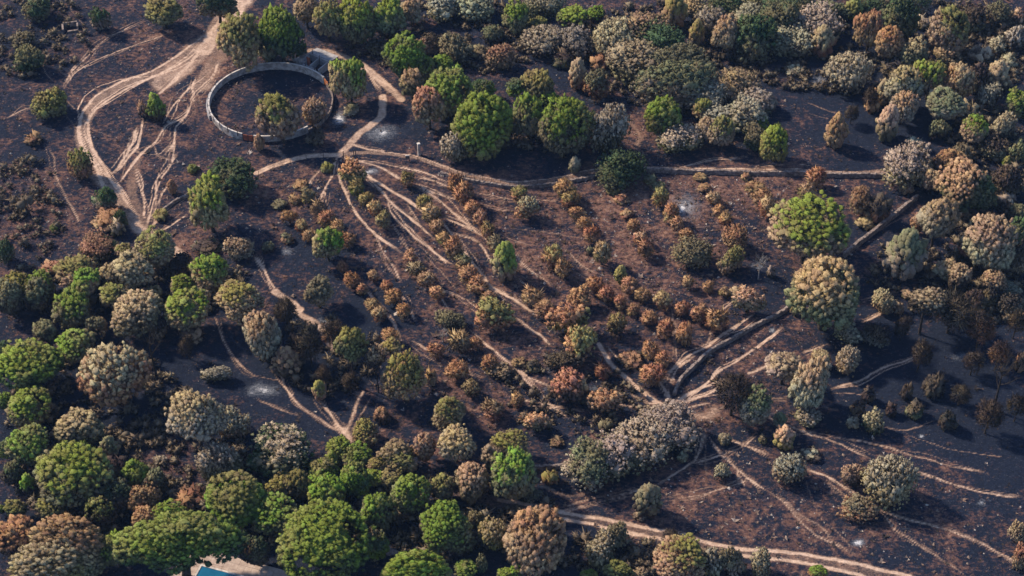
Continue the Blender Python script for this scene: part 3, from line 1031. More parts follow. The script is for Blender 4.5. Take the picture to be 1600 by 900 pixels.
ash = np.zeros((ny, nx))
ASH = [(1072, 324, 25, 21, .62), (1066, 326, 7, 8, 1.0), (597, 207, 26, 12, .62), (600, 207, 9, 6, 1.0), (528, 184, 10, 10, 1.0), (934, 154, 11, 6, 1.0),
       (510, 500, 15, 9, .8), (412, 606, 24, 10, .75), (1340, 850, 11, 6, 1.0), (578, 268, 14, 5, .8), (447, 392, 9, 6, .6), (1283, 127, 16, 8, .55),
       (1535, 789, 6, 5, .7), (1500, 556, 12, 7, .5), (395, 612, 10, 5, .6), (1187, 415, 14, 7, .5), (930, 607, 14, 6, .45), (855, 578, 10, 6, .4),
       (1443, 679, 4, 3, .9), (1380, 425, 26, 10, .35), (665, 455, 9, 5, .3), (1205, 515, 6, 4, .8), (1010, 470, 3, 3, .7), (860, 610, 12, 6, .4)]
for (px, py, rx, ry, a) in ASH:
    cx, cy = at(px, py); s_ = scale_at(px, py); rxm = rx * s_; rym = ry * s_ / math.sin(pitch_at(py))
    d = np.hypot((XX + wob * 0.8 - cx) / rxm, (YY + wob2 * 0.8 - cy) / rym)
    ash = np.maximum(ash, a * 1.15 * np.exp(-d * d * 1.1))
litter_shade = np.full((ny, nx), 0.38)
LITTER_SHADE = [(1150, 295, 130, 45, .42), (950, 320, 90, 40, .3), (700, 300, 110, 40, .22), (60, 330, 110, 90, .25), (450, 300, 70, 40, .28), (1100, 770, 130, 60, .22), (1290, 790, 90, 60, .18),  # fallen leaves against char; negative entries also paint shade into the ground
       (330, 120, 90, 70, .3), (840, 430, 90, 60, .12), (290, 375, 60, 40, .35), (260, 715, 50, 35, .25), (720, 580, 80, 60, .2), (880, 570, 80, 60, .12), (1180, 560, 80, 50, .28),
       (960, 800, 90, 30, .15), (540, 65, 60, 25, .25), (1220, 112, 50, 18, .35), (985, 200, 30, 40, .5), (1300, 480, 60, 40, .25), (1440, 720, 120, 40, .1), (420, 158, 70, 40, -.25),
       (1290, 300, 90, 40, .2), (270, 60, 70, 40, .12), (620, 400, 80, 60, .12), (1000, 400, 120, 60, .1), (300, 770, 40, 25, .35), (1100, 640, 40, 25, .3), (640, 220, 50, 20, .15),
       (480, 590, 140, 90, -.42), (590, 480, 75, 50, -.42), (1480, 560, 170, 130, -.5), (1340, 640, 90, 60, -.22), (880, 95, 90, 50, -.35), (1330, 160, 120, 70, -.35), (1430, 190, 110, 60, -.35),  # right slope: real char, plus cloud shade and edge darkening painted in
       (470, 400, 70, 50, -.35), (230, 600, 120, 90, -.42), (40, 70, 90, 70, -.32), (60, 215, 70, 40, -.3), (1570, 700, 90, 110, -.4), (760, 30, 90, 50, -.35), (430, 850, 160, 90, -.4),  # upper-left entry paints corner darkening into the burnt ground
       (600, 215, 50, 30, -.35), (420, 115, 80, 16, -.3), (1210, 440, 30, 50, -.3), (840, 240, 120, 25, -.2), (1400, 370, 60, 60, -.3), (1180, 470, 40, 30, -.2), (900, 640, 120, 60, -.2),  # shadows inside the corral wall and beside the slanting wall, painted dark
       (1540, 300, 90, 160, -.3), (860, 850, 120, 50, -.3), (100, 640, 160, 120, -.35), (700, 880, 200, 60, -.35), (1240, 760, 40, 20, -.2), (1380, 880, 200, 20, -.1), (1350, 60, 260, 90, -.35), (1050, 90, 120, 90, -.3), (200, 470, 200, 60, -.3), (620, 800, 300, 70, -.3), (230, 830, 240, 90, -.35), (800, 200, 150, 60, -.25), (520, 30, 140, 40, -.25), (1300, 250, 100, 12, -.3), (850, 430, 260, 150, .17), (1060, 400, 200, 130, .12), (1500, 600, 130, 120, -.3), (460, 570, 110, 90, -.25), (560, 520, 60, 50, -.3)]  # shaded woodland floor and a bush's cast shadow painted as darker ground
for (px, py, rx, ry, a) in LITTER_SHADE:
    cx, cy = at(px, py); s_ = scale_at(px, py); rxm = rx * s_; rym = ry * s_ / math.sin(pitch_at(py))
    litter_shade += a * np.exp(-(((XX + wob * 3 - cx) / rxm) ** 2 + ((YY + wob2 * 3 - cy) / rym) ** 2) * 1.3)
ZZ = relief(XX, YY) - 0.05 * np.clip(track, 0, 1) + rng.normal(0, 0.035, (ny, nx)) * (1 - 0.6 * np.clip(track, 0, 1)) + (vnoise(0.9, 9) - 0.5) * 0.16 * (1 - 0.7 * np.clip(track, 0, 1))
V = np.stack([XX, YY, ZZ], -1).reshape(-1, 3)
idx = np.arange(nx * ny).reshape(ny, nx)
F = np.stack([idx[:-1, :-1], idx[:-1, 1:], idx[1:, 1:], idx[1:, :-1]], -1).reshape(-1, 4)
def fmean(a): return ((a[:-1, :-1] + a[:-1, 1:] + a[1:, 1:] + a[1:, :-1]) / 4).reshape(-1)
fr, ft, fa = fmean(road), fmean(track), fmean(ash)
cls = np.zeros(len(F), int)
cls[ft > 0.42] = 2; cls[fr > 0.5] = 1; cls[fa > 0.45] = 3
for c, nm in ((0, "ground"), (1, "dirt_road"), (2, "dirt_path"), (3, "ash_ground")):
    f = F[cls == c]; u, inv = np.unique(f.ravel(), return_inverse=True)
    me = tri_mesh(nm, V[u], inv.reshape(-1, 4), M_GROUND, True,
                  {"track": track.ravel()[u], "ash": ash.ravel()[u], "litter_shade": litter_shade.ravel()[u]})
    tag(link(bpy.data.objects.new(nm, me)), kind="structure")
# the land beyond, out to the horizon
g = [-6000, -132, 132, 6000]; gy = [-6000, 148, 350, 9000]
ov, of = [], []
xs = [-6000, -1500, -400] + list(np.linspace(-132, 132, 12)) + [400, 1500, 6000]
ys = [-6000, -800, 60] + list(np.linspace(148, 350, 10)) + [600, 2000, 9000]
for y in ys:
    for x in xs:
        ov.append((x, y, float(relief(x, y)) - 0.03))
for j in range(len(ys) - 1):
    for i in range(len(xs) - 1):
        if xs[i] >= -132.1 and xs[i + 1] <= 132.1 and ys[j] >= 147.9 and ys[j + 1] <= 350.1: continue
        a = j * len(xs) + i; of.append((a, a + 1, a + len(xs) + 1, a + len(xs)))
me = tri_mesh("ground", ov, of, M_GROUND, True, {"track": np.zeros(len(ov)), "ash": np.zeros(len(ov)), "litter_shade": np.full(len(ov), 0.4)})
tag(link(bpy.data.objects.new("ground", me)), kind="structure")

# burnt brush, stones and fallen twigs: too many to count
def ico(sub):
    bm = bmesh.new(); bmesh.ops.create_icosphere(bm, subdivisions=sub, radius=1.0)
    v = np.array([x.co[:] for x in bm.verts]); f = np.array([[q.index for q in p.verts] for p in bm.faces]); bm.free(); return v, f
I1v, I1f = ico(1); I2v, I2f = ico(2)
def debris():
    r_ = np.random.default_rng(21); n = 70000
    x = r_.uniform(-126, 126, n); y = r_.uniform(152, 345, n)
    i = ((x - GX[0]) / STEP).astype(int); j = ((y - GY[0]) / STEP).astype(int)
    keep = (track[j, i] < 0.35) & (r_.random(n) < np.clip(0.12 + litter_shade[j, i] * 1.3, 0.1, 1))
    x, y, i, j = x[keep], y[keep], i[keep], j[keep]; n = len(x); z = ZZ[j, i]
    t = np.clip(0.16 + r_.beta(1.5, 1.4, n) * 0.7 + 0.45 * (litter_shade[j, i] - 0.45) + (r_.random(n) < 0.05) * 0.5, 0, 1)
    size = np.exp(r_.normal(-1.95, 0.5, n))
    Vs, Fs, Ts = [], [], []; k = 0
    # tufts: five blades each; stones: squat bipyramids
    m = r_.random(n) < 0.7
    xt, yt, zt, st, tt = x[m], y[m], z[m], size[m] * 1.5, t[m]
    for q in range(5):
        a = r_.uniform(0, 2 * np.pi, len(xt)); wv = st * 0.42; hv = st * r_.uniform(0.15, 0.7, len(xt)); o = st * r_.uniform(0.5, 1.3, len(xt))
        ca, sa = np.cos(a), np.sin(a)
        p0 = np.stack([xt - sa * wv, yt + ca * wv, zt - 0.03], -1); p1 = np.stack([xt + sa * wv, yt - ca * wv, zt - 0.03], -1)
        p2 = np.stack([xt + ca * o, yt + sa * o, zt + hv], -1)
        Vs.append(np.stack([p0, p1, p2], 1).reshape(-1, 3)); Ts.append(np.repeat(np.clip(tt + r_.normal(0, .05, len(tt)), 0, 1), 3))
        Fs.append(np.arange(len(xt) * 3).reshape(-1, 3) + k); k += len(xt) * 3
    xs_, ys_, zs_, s2, t2 = x[~m], y[~m], z[~m], size[~m] * 0.95, np.clip(t[~m] + 0.25, 0, 1)
    bp = np.array([(1, 0, 0), (-.2, .9, 0), (-.9, -.1, 0), (.1, -.8, 0), (0, .1, .8)]); bf = np.array([(0, 1, 4), (1, 2, 4), (2, 3, 4), (3, 0, 4)])
    c = np.stack([xs_, ys_, zs_], -1)[:, None, :] + bp[None] * s2[:, None, None] * r_.uniform(0.6, 1.3, (len(xs_), 5, 1))
    Vs.append(c.reshape(-1, 3)); Ts.append(np.repeat(t2, 5)); Fs.append((bf[None] + (np.arange(len(xs_)) * 5)[:, None, None]).reshape(-1, 3) + k)
    me = tri_mesh("ground_debris", np.vstack(Vs), np.vstack(Fs), M_LIT, False, {"tint": np.concatenate(Ts)})
    tag(link(bpy.data.objects.new("ground_debris", me)), "charred tufts, twigs and pale stones strewn over the burnt ground", kind="stuff")
debris()

# ---------------------------------------------------------------- crowns, built once per shape in a unit box and shared
def frames(d):
    """Orthonormal frames with d as third axis. d: (n,3)."""
    d = d / np.linalg.norm(d, axis=1, keepdims=True)
    q = np.where(np.abs(d[:, 2:3]) < 0.9, np.array([[0, 0, 1.0]]), np.array([[1.0, 0, 0]]))
    e1 = np.cross(q, d); e1 /= np.linalg.norm(e1, axis=1, keepdims=True)
    return e1, np.cross(d, e1), d
def tufts(pos, axis, rad, stretch, r_, base, jit, needles, nlen=1.25, nwid=0.22):
    """One lumpy tuft per position with needle sprays; returns V, F, tint."""
    bv, bf = base; n = len(pos); m = len(bv)
    e1, e2, e3 = frames(axis)
    j = 1 + r_.normal(0, jit, (n, m))
    loc = bv[None] * j[:, :, None]
    st = np.asarray(stretch) * np.ones(n)
    P = (loc[..., 0:1] * e1[:, None] + loc[..., 1:2] * e2[:, None] + loc[..., 2:3] * e3[:, None] * st[:, None, None]) * rad[:, None, None] + pos[:, None]
    tint = r_.random(n)
    Cn = [np.repeat(pos, m, axis=0)]
    Vs = [P.reshape(-1, 3)]; Fs = [(bf[None] + (np.arange(n) * m)[:, None, None]).reshape(-1, 3)]; Ts = [np.repeat(tint, m)]
    k = n * m
    if needles:
        d = r_.normal(size=(n, needles, 3)); d /= np.linalg.norm(d, axis=2, keepdims=True); d[..., 2] = np.abs(d[..., 2]) * 0.9 - 0.15
        dw = d[..., 0:1] * e1[:, None] + d[..., 1:2] * e2[:, None] + d[..., 2:3] * e3[:, None] * st[:, None, None]
        s = r_.normal(size=(n, needles, 3)); s -= (s * dw).sum(-1, keepdims=True) * dw / (dw ** 2).sum(-1, keepdims=True); s /= np.linalg.norm(s, axis=2, keepdims=True)
        ln = nlen * r_.uniform(0.85, 1.25, (n, needles, 1)); rr = rad[:, None, None]
        a = pos[:, None] + dw * 0.72 * rr + s * nwid * rr; b = pos[:, None] + dw * 0.72 * rr - s * nwid * rr; c = pos[:, None] + dw * ln * rr
        Cn.append(np.repeat(pos, needles * 3, axis=0)); Vs.append(np.stack([a, b, c], 2).reshape(-1, 3)); Ts.append(np.repeat(np.clip(tint[:, None] + r_.normal(0, .18, (n, needles)), 0, 1).ravel(), 3))
        Fs.append(np.arange(n * needles * 3).reshape(-1, 3) + k)
    Vs = np.vstack(Vs); q = Vs - np.vstack(Cn); q /= np.maximum(np.linalg.norm(q, axis=1, keepdims=True), 1e-6)
    return np.hstack([Vs, q]), np.vstack(Fs), np.concatenate(Ts)
def fib(n, r_):
    i = np.arange(n) + 0.5; z = 1 - 2 * i / n; a = i * 2.399963 + r_.random() * 6
    d = np.stack([np.sqrt(1 - z * z) * np.cos(a), np.sqrt(1 - z * z) * np.sin(a), z], -1) + r_.normal(0, 0.5 / math.sqrt(n), (n, 3))
    return d / np.linalg.norm(d, axis=1, keepdims=True)
def lobed(d, r_, k=7, amp=0.16):
    o = np.ones(len(d))
    for _ in range(k):
        c = r_.normal(size=3); c /= np.linalg.norm(c)
        o += amp * r_.uniform(-0.8, 1.0) * np.exp(-(1 - d @ c) * r_.uniform(2.5, 6))
    return o
def join(parts):
    k = 0; Vs, Fs, Ts = [], [], []
    for v, f, t in parts:
        Vs.append(v); Fs.append(f + k); Ts.append(t); k += len(v)
    return np.vstack(Vs), np.vstack(Fs), np.concatenate(Ts)
def fit(V):
    """Into the unit box: x, y in +-0.5, z in 0..1."""
    lo = np.percentile(V, 0.6, axis=0); hi = np.percentile(V, 99.4, axis=0); V = V.copy()
    d = V[:, :3] - (lo[:3] * np.array([.5, .5, .75]) + hi[:3] * np.array([.5, .5, .25])); d /= np.maximum(np.linalg.norm(d, axis=1, keepdims=True), 1e-6)
    V[:, 3:] = V[:, 3:] * 0.6 + d * 0.55 + np.array([0, 0, .08])
    V[:, :2] = (V[:, :2] - (lo[:2] + hi[:2]) / 2) / max(hi[0] - lo[0], hi[1] - lo[1]); V[:, 2] = (V[:, 2] - lo[2]) / (hi[2] - lo[2])
    V[:, 3:] /= np.linalg.norm(V[:, 3:], axis=1, keepdims=True)
    return V
def pine_crown(seed, n, flat=0.55, lobes=0.2, domes=1, wide=None):
    r_ = np.random.default_rng(seed)
    cs = [np.zeros(3)]; rs = [0.42 if domes == 1 else 0.33]
    for q in range(domes - 1):
        a = q * 2.4 + r_.uniform(-.5, .5); cs.append(np.array([math.cos(a), math.sin(a), 0]) * r_.uniform(.16, .27) + np.array([0, 0, r_.uniform(-.13, .05)])); rs.append(r_.uniform(.17, .27))
    if wide:
        cs = [np.array(c) for c in wide]; rs = [r_.uniform(.17, .22) for _ in wide]
    gap = r_.normal(size=(4, 3)); gap /= np.linalg.norm(gap, axis=1, keepdims=True)
    ps, ds, p2s = [], [], []; tot = sum(q * q for q in rs)
    for c, rr in zip(cs, rs):
        k = int(n * 1.5 * rr * rr / tot) + 10
        d = fib(k, r_); d = d[d[:, 2] > -0.72]
        keep = r_.random(len(d)) > 0.07
        for q in gap: keep &= ~((d @ q > 0.94) & (r_.random(len(d)) < 0.8))
        d = d[keep]; p = d * (lobed(d, r_, 9, lobes) * (1 + r_.normal(0, 0.07, len(d))) * rr / ((np.hypot(d[:, 0], d[:, 1]) ** 2.6 + np.abs(d[:, 2]) ** 2.6) ** (1 / 2.6)))[:, None]
        p[:, 2] = np.where(p[:, 2] < 0, p[:, 2] * flat, p[:, 2]); p = p + c
        ins = np.zeros(len(p), bool)
        for c2, r2 in zip(cs, rs):
            if c2 is not c: ins |= np.linalg.norm((p - c2) / np.array([1, 1, 1.0]), axis=1) < r2 * 0.8
        ps.append(p[~ins]); ds.append(d[~ins])
        d2 = fib(int(k * 0.4) + 6, r_); d2 = d2[d2[:, 2] > -0.6]; p2 = d2 * rr * 0.58; p2[:, 2] = np.where(p2[:, 2] < 0, p2[:, 2] * flat, p2[:, 2]); p2s.append(p2 + c)
    p, d, p2 = np.vstack(ps), np.vstack(ds), np.vstack(p2s)
    pr = 0.42 * math.sqrt(4.0 / n) * 0.84 * np.exp(r_.normal(0, 0.25, len(p)))
    A = tufts(p, d * 0.75 + np.array([0, 0, 0.6]) + r_.normal(0, .15, d.shape), pr, 1.2, r_, (I1v, I1f), 0.30, 46, 1.65, 0.10)
    B = tufts(p2, p2 + 0.01, np.full(len(p2), 0.42 * math.sqrt(4.0 / n) * 1.0), 1.2, r_, (I1v, I1f), 0.25, 24, 1.7, 0.14)
    V, F_, T = join([A, B]); return fit(V), F_, T
def oak_crown(seed, n, subs=7):
    r_ = np.random.default_rng(seed)
    cs = r_.normal(size=(subs, 3)); cs /= np.linalg.norm(cs, axis=1, keepdims=True); cs *= r_.uniform(0.12, 0.3, (subs, 1)); cs[:, 2] = np.abs(cs[:, 2]) * 0.8 - 0.05
    cs = np.vstack([cs, [[0, 0, 0]]]); rs = np.append(r_.uniform(0.16, 0.27, subs), 0.26); ps, ds = [], []
    for c, rr in zip(cs, rs):
        k = max(int(n * rr * rr / (rs ** 2).sum() * 1.5), 8); d = fib(k, r_); p = c + d * rr * (1 + r_.normal(0, 0.1, (k, 1)))
        ins = np.zeros(k, bool)
        for c2, r2 in zip(cs, rs):
            if c2 is not c: ins |= np.linalg.norm(p - c2, axis=1) < r2 * 0.86
        low = (d[:, 2] < -0.6) | (r_.random(k) < 0.07)
        ps.append(p[~ins & ~low]); ds.append(d[~ins & ~low])
    p = np.vstack(ps); d = np.vstack(ds)
    pr = 0.46 / math.sqrt(n) * np.exp(r_.normal(0, 0.35, len(p)))
    A = tufts(p, d + r_.normal(0, .5, d.shape), pr, 1.0, r_, (I1v, I1f), 0.26, 26, 1.75, 0.24)
    p2 = np.vstack([c + fib(16, r_) * rr * 0.55 for c, rr in zip(cs, rs)])
    B = tufts(p2, p2 + 0.01, np.full(len(p2), 0.062), 1.0, r_, (I1v, I1f), 0.3, 40, 1.9, 0.16)
    V, F_, T = join([A, B]); return fit(V), F_, T
def orchard_crown(seed, n=46):
    r_ = np.random.default_rng(seed)
    d = fib(n, r_); d = d[(d[:, 2] > -0.75)]
    rr = lobed(d, r_, 8, 0.4) * r_.uniform(0.7, 1.08, len(d))
    p = d * rr[:, None] * 0.38; p[:, 2] *= 0.95
    A = tufts(p, d + np.array([0, 0, 0.4]), 0.105 * np.exp(r_.normal(0, 0.3, len(p))), 1.15, r_, (I1v * 0.62, I1f), 0.3, 40, 1.85, 0.14)
    p2 = r_.normal(0, 0.13, (14, 3)); B = tufts(p2, p2 + .01, np.full(14, 0.1), 1.0, r_, (I1v, I1f), 0.3, 20, 1.8, 0.16)
    V, F_, T = join([A, B]); return fit(V), F_, T
def cone_crown(seed, n=120):
    r_ = np.random.default_rng(seed)
    h = np.linspace(0.02, 0.98, n) ** 1.0; a = np.arange(n) * 2.4 + r_.normal(0, .2, n)
    rad = 0.40 * np.power(np.clip(np.sin(np.pi * np.clip(0.16 + 0.84 * h, 0, 1)), 0.02, 1), 0.75) * (1 + r_.normal(0, 0.13, n)) * (1 + 0.16 * np.sin(a * 0.37 + h * 9))
    p = np.stack([rad * np.cos(a), rad * np.sin(a), h], -1); d = np.stack([np.cos(a), np.sin(a), 0.35 + h], -1)
    A = tufts(p, d, 0.088 * np.exp(r_.normal(0, .2, n)), 1.3, r_, (I1v, I1f), 0.15, 20)
    p2 = p[::3] * np.array([.5, .5, .95]); B = tufts(p2, d[::3], np.full(len(p2), 0.12), 1.2, r_, (I1v, I1f), 0.18, 0)
    V, F_, T = join([A, B]); return fit(V), F_, T
def shrub_crown(seed, n=34):
    r_ = np.random.default_rng(seed)
    d = fib(n * 2, r_); d = d[d[:, 2] > -0.1]; rr = lobed(d, r_, 6, 0.4)
    p = d * rr[:, None] * 0.38 * r_.uniform(0.6, 1.05, (len(d), 1)); p[:, 2] = np.abs(p[:, 2])
    A = tufts(p, d, 0.11 * np.exp(r_.normal(0, .3, len(p))), 1.1, r_, (I1v, I1f), 0.3, 26, 1.8, 0.15)
    V, F_, T = A; return fit(V), F_, T
def twig_crown(seed, n=110):
    r_ = np.random.default_rng(seed)
    d = fib(n, r_); d = d[d[:, 2] > -0.5]; p = d * (lobed(d, r_, 8, 0.4) * r_.uniform(0.45, 1.05, len(d)) * 0.4)[:, None]
    v, f, t = tufts(p, d, 0.085 * np.exp(r_.normal(0, .25, len(p))), 1.4, r_, (I1v * 0.25, I1f), 0.2, 34, 2.0, 0.10)
    return fit(v), f, t
def crown_mesh(name, VFT): return tri_mesh(name, VFT[0][:, :3], VFT[1], M_FOL, True, {"tint": VFT[2]}, VFT[0][:, 3:])
CROWN = {
    'PL': [crown_mesh("crown", pine_crown(100 + i, 620, 0.55, 0.26, (1, 5, 6, 4, 7, 5, 3)[i])) for i in range(6)],
    'PM': [crown_mesh("crown", pine_crown(200 + i, 320, 0.65, 0.3, (4, 3, 5, 1, 4, 6)[i])) for i in range(6)],
    'PS': [crown_mesh("crown", pine_crown(300 + i, 150, 0.75, 0.34, (1, 3, 1, 4, 1, 3)[i])) for i in range(6)],
    'PX': [crown_mesh("crown", pine_crown(400, 1300, 0.5, 0.25, 7, [(-.34, 0, -.03), (-.17, -.06, .03), (0, .05, .06), (.17, -.05, .04), (.34, 0, -.04), (-.05, -.16, -.02), (.1, .17, -.02)])), crown_mesh("crown", pine_crown(401, 1200, 0.6, 0.16, 1))],
    'OL': [crown_mesh("crown", oak_crown(500 + i, 900, 10)) for i in range(5)],
    'OM': [crown_mesh("crown", oak_crown(600 + i, 420, 7)) for i in range(6)],
    'OS': [crown_mesh("crown", oak_crown(700 + i, 170, 5)) for i in range(5)],
    'K': [crown_mesh("scorched_twigs", twig_crown(1100 + i)) for i in range(4)],
    'B': [crown_mesh("crown", orchard_crown(800 + i)) for i in range(9)],
    'T': [crown_mesh("crown", cone_crown(900 + i)) for i in range(5)],
    'U': [crown_mesh("shrub", shrub_crown(1000 + i)) for i in range(7)],
}
def trunk_mesh(seed, limbs=5, spread=0.3, rad=0.032, mat=None):
    """Unit trunk: width 1 = the crown's width, height 1 = base to mid crown."""
    r_ = random.Random(seed); g = Geo()
    bx, by = r_.uniform(-.03, .03), r_.uniform(-.03, .03)
    g.tube([(0, 0, -0.06), (0, 0, 0.02), (bx, by, 0.3), (bx * 1.5, by * 1.5, 0.62), (bx, by, 0.98)], [rad * 1.9, rad * 1.35, rad, rad * .8, rad * .35], 7)
    for q in range(limbs):
        a = q * 6.283 / limbs + r_.uniform(-.4, .4); z0 = r_.uniform(0.4, 0.72); s = spread * r_.uniform(.7, 1.15)
        g.tube([(bx, by, z0), (math.cos(a) * s * .45, math.sin(a) * s * .45, z0 + .14), (math.cos(a) * s, math.sin(a) * s, min(z0 + .38, 1.1))], [rad * .55, rad * .4, rad * .12], 5)
    return g.mesh("trunk", mat or M_BARK, True)
TRUNK = [trunk_mesh(i) for i in range(6)]
STEM = [trunk_mesh(20 + i, 4, 0.34, 0.05) for i in range(4)]
def snag_mesh(seed, mat, twigs=3):
    """Burnt standing tree: trunk with limbs, and a separate mesh of branches and twigs. Unit box."""
    r_ = random.Random(seed); g = Geo(); t = Geo()
    lean = (r_.uniform(-.06, .06), r_.uniform(-.06, .06)); top = 0.9
    pts = [(lean[0] * z, lean[1] * z, z) for z in (-0.03, 0.0, 0.2, 0.45, 0.7, top)]
    g.tube(pts, [.05, .042, .03, .024, .017, .006], 7)
    def grow(p, d, ln, r0, lev):
        q = p + d * ln * .5 + Vector((r_.uniform(-.1, .1), r_.uniform(-.1, .1), r_.uniform(0, .12))) * ln; e = q + (d + Vector((0, 0, .35))).normalized() * ln * .5
        t.tube([p, q, e], [r0, r0 * .7, r0 * .3], 4 if lev else 5, False)
        if lev < twigs:
            for _ in range(4 if lev == 0 else 3):
                d2 = (d + Vector((r_.gauss(0, .6), r_.gauss(0, .6), r_.gauss(.15, .45)))).normalized(); b_ = p.lerp(e, r_.uniform(.45, 1))
                grow(b_, d2, ln * r_.uniform(.45, .7), r0 * .5, lev + 1)
    for q in range(9):
        z = r_.uniform(.38, .86); a = q * 2.4 + r_.uniform(-.4, .4)
        d = Vector((math.cos(a), math.sin(a), r_.uniform(.25, .9))).normalized()
        grow(Vector((lean[0] * z, lean[1] * z, z)), d, (.36 if z < .7 else .24) * r_.uniform(.8, 1.2), .011, 0)
    return g.mesh("trunk", mat, True), t.mesh("branches", mat, False)
SNAG = [snag_mesh(50 + i, M_BARK) for i in range(4)]
SNAG_PALE = [snag_mesh(70 + i, M_PALE, 2) for i in range(2)]

# ---------------------------------------------------------------- every tree and shrub
PAL = {'g': (0.128, 0.185, 0.028), 'd': (0.045, 0.074, 0.036), 'y': (0.168, 0.158, 0.052), 't': (0.285, 0.212, 0.135), 'r': (0.265, 0.150, 0.088),
       'o': (0.135, 0.132, 0.078), 'w': (0.285, 0.255, 0.195), 'k': (0.042, 0.034, 0.033)}  # 'k' is char, and also puts edge shade into right-hand crowns
PALB = dict(PAL, r=(0.37, 0.20, 0.118), t=(0.41, 0.275, 0.172), y=(0.25, 0.215, 0.095), o=(0.225, 0.19, 0.12), k=(0.08, 0.058, 0.05))
WORD = {'g': 'bright green', 'd': 'dark green', 'y': 'yellow-green', 't': 'tan scorched', 'r': 'rust brown', 'o': 'grey-olive', 'w': 'pale grey-tan', 'k': 'charred black'}
SHORT = {'g': 'green', 'd': 'dark green', 'y': 'yellow-green', 't': 'tan', 'r': 'rust', 'o': 'olive', 'w': 'pale', 'k': 'charred'}
KIND = {'P': ('pine_tree', 'pine', 'rounded pine', 'pines around the burnt orchard'), 'O': ('broadleaf_tree', 'tree', 'bushy tree', 'bushy broadleaf trees in the burnt scrub'),
        'B': ('orchard_tree', 'orchard tree', 'orchard tree', 'scorched orchard trees in rows'), 'T': ('young_pine', 'young pine', 'narrow young tree', 'narrow young trees'),
        'U': ('shrub', 'shrub', 'shrub', 'shrubs on the burnt ground'), 'S': ('burnt_tree', 'burnt tree', 'bare burnt tree', 'leafless burnt trees')}
# things to find one's way by: name, place in the photo, label of the tree itself where the mark is a tree
MARKS = [("the round corral", 424, 158, None), ("the white ash circle", 1072, 324, None), ("the pool", 340, 895, None), ("the white pillar", 655, 230, None), ("the red sapling", 404, 222, "small bright rust-red sapling standing just outside the corral's near gate"),
         ("the giant half-green pine", 1264, 352, "giant rounded pine, vivid green on top and tan below, beside the orchard wall"), ("the tall tan pine", 1294, 446, "large tan and olive pine on a dark trunk, in front of the giant half-green pine"),
         ("the flat-topped poolside pine", 277, 838, "widest flat-topped bright green pine, standing over the swimming pool"), ("the biggest round pine", 506, 842, "biggest fully green round pine near the bottom edge, like a ball"),
         ("the dark trackside tree", 968, 260, "broad dark green tree standing alone beside the upper dirt track"), ("the crossing of footpaths", 1045, 625, None), ("the fork of footpaths", 543, 680, None), ("the fan of footpaths", 528, 250, None),
         ("the sandy clearing", 325, 65, None), ("the dirt road bend", 226, 362, None), ("the lower dirt road", 1100, 852, None), ("the pale spreading tree", 437, 701, "wide spreading pale-topped tree with dark green front beside the fork of footpaths"),
         ("the big rusty pine", 174, 580, "big tan and rust pine on a dark slope, next to a charred one"), ("the bright bushy pine", 886, 190, "bright green bushy pine, right-hand one of the two big ones behind the track"),
         ("the big clumpy pine", 758, 186, "big bright green clumpy pine behind the white pillar"), ("the green pine in the orchard", 789, 404, "narrow vivid green young pine among the orchard rows"),
         ("the dark dense tree", 361, 275, "large dense dark green tree behind the green-topped round pine by the track"), ("the lone round pine", 326, 316, "round pine with bright green top and tan skirt, beside the track bend"),
         ("the lone tan-flanked pine", 632, 580, "full tan and yellow-green pine on a black trunk, alone on the burnt slope"), ("the huge charred tree", 1487, 495, "large charred tree with bare dark limbs on the blackest ground"),
         ("the tall two-tone pine", 1484, 44, "tall pine, tan on one side and green on the other, in the top corner woods"), ("the dense two-tone pine", 1510, 285, "large pine, tan on one side and dark green on the other, in the right-hand clump"),
         ("the wide pine thicket", 44, 568, "wide dense bright green pine against the left edge"), ("the dark bulky pine", 115, 736, "bulky dark green clumpy pine in the lower left woods"), ("the round tan bush", 1391, 749, "large round tan bushy tree between footpaths in the lower right"),
         ("the pale bush wall", 985, 700, None), ("the pale rounded pine", 1267, 597, "pale tan drooping pine with rounded outline, right of the footpath crossing"),
         ("the top right corner", 1600, 0, None), ("the top left corner", 0, 0, None), ("the bottom left corner", 0, 900, None), ("the bottom right corner", 1600, 900, None), ("the upper dirt track", 1200, 268, None), ("the stone wall corner", 1435, 312, None)]
def size_word(k, w):
    if k == 'B': return 'big' if w > 40 else ('tiny' if w < 19 else 'small')
    if k == 'U': return 'low' if w > 26 else 'tiny'
    return 'large' if w >= 72 else ('medium' if w >= 44 else 'small')
def describe(k, top, bot, w):
    if k == 'S': return f"{size_word(k, w)} " + ("pale bare dead tree" if top == 'w' else ("charred leafless tree" if bot == 'k' else f"charred tree with {SHORT[bot]} remnants"))
    if top == bot: return f"{size_word(k, w)} {WORD[top]} {KIND[k][2]}"
    return f"{size_word(k, w)} {SHORT[top]}-topped {SHORT[bot]} {KIND[k][2]}"
def sector(dx, dy):
    a = math.degrees(math.atan2(dy, dx))           # photo y runs down
    return ['right of', 'in front right of', 'in front of', 'in front left of', 'left of', 'behind left of', 'behind', 'behind right of'][int(((a + 22.5) % 360) // 45)]
ROWS = []
for line in TREES.strip().splitlines():
    p = line.split(); x, y, w_, h_ = map(float, p[:4]); top, bot = p[5].split('/')
    ROWS.append(dict(x=x, y=y, w=w_, h=h_, k=p[4], top=top, bot=bot, frac=float(p[6]), lean=float(p[7]) if len(p) > 7 and p[7] != '-' else 0.0, base=float(p[8]) if len(p) > 8 else None))
special = {(m[1], m[2]): m[3] for m in MARKS if m[3]}
cells = {}
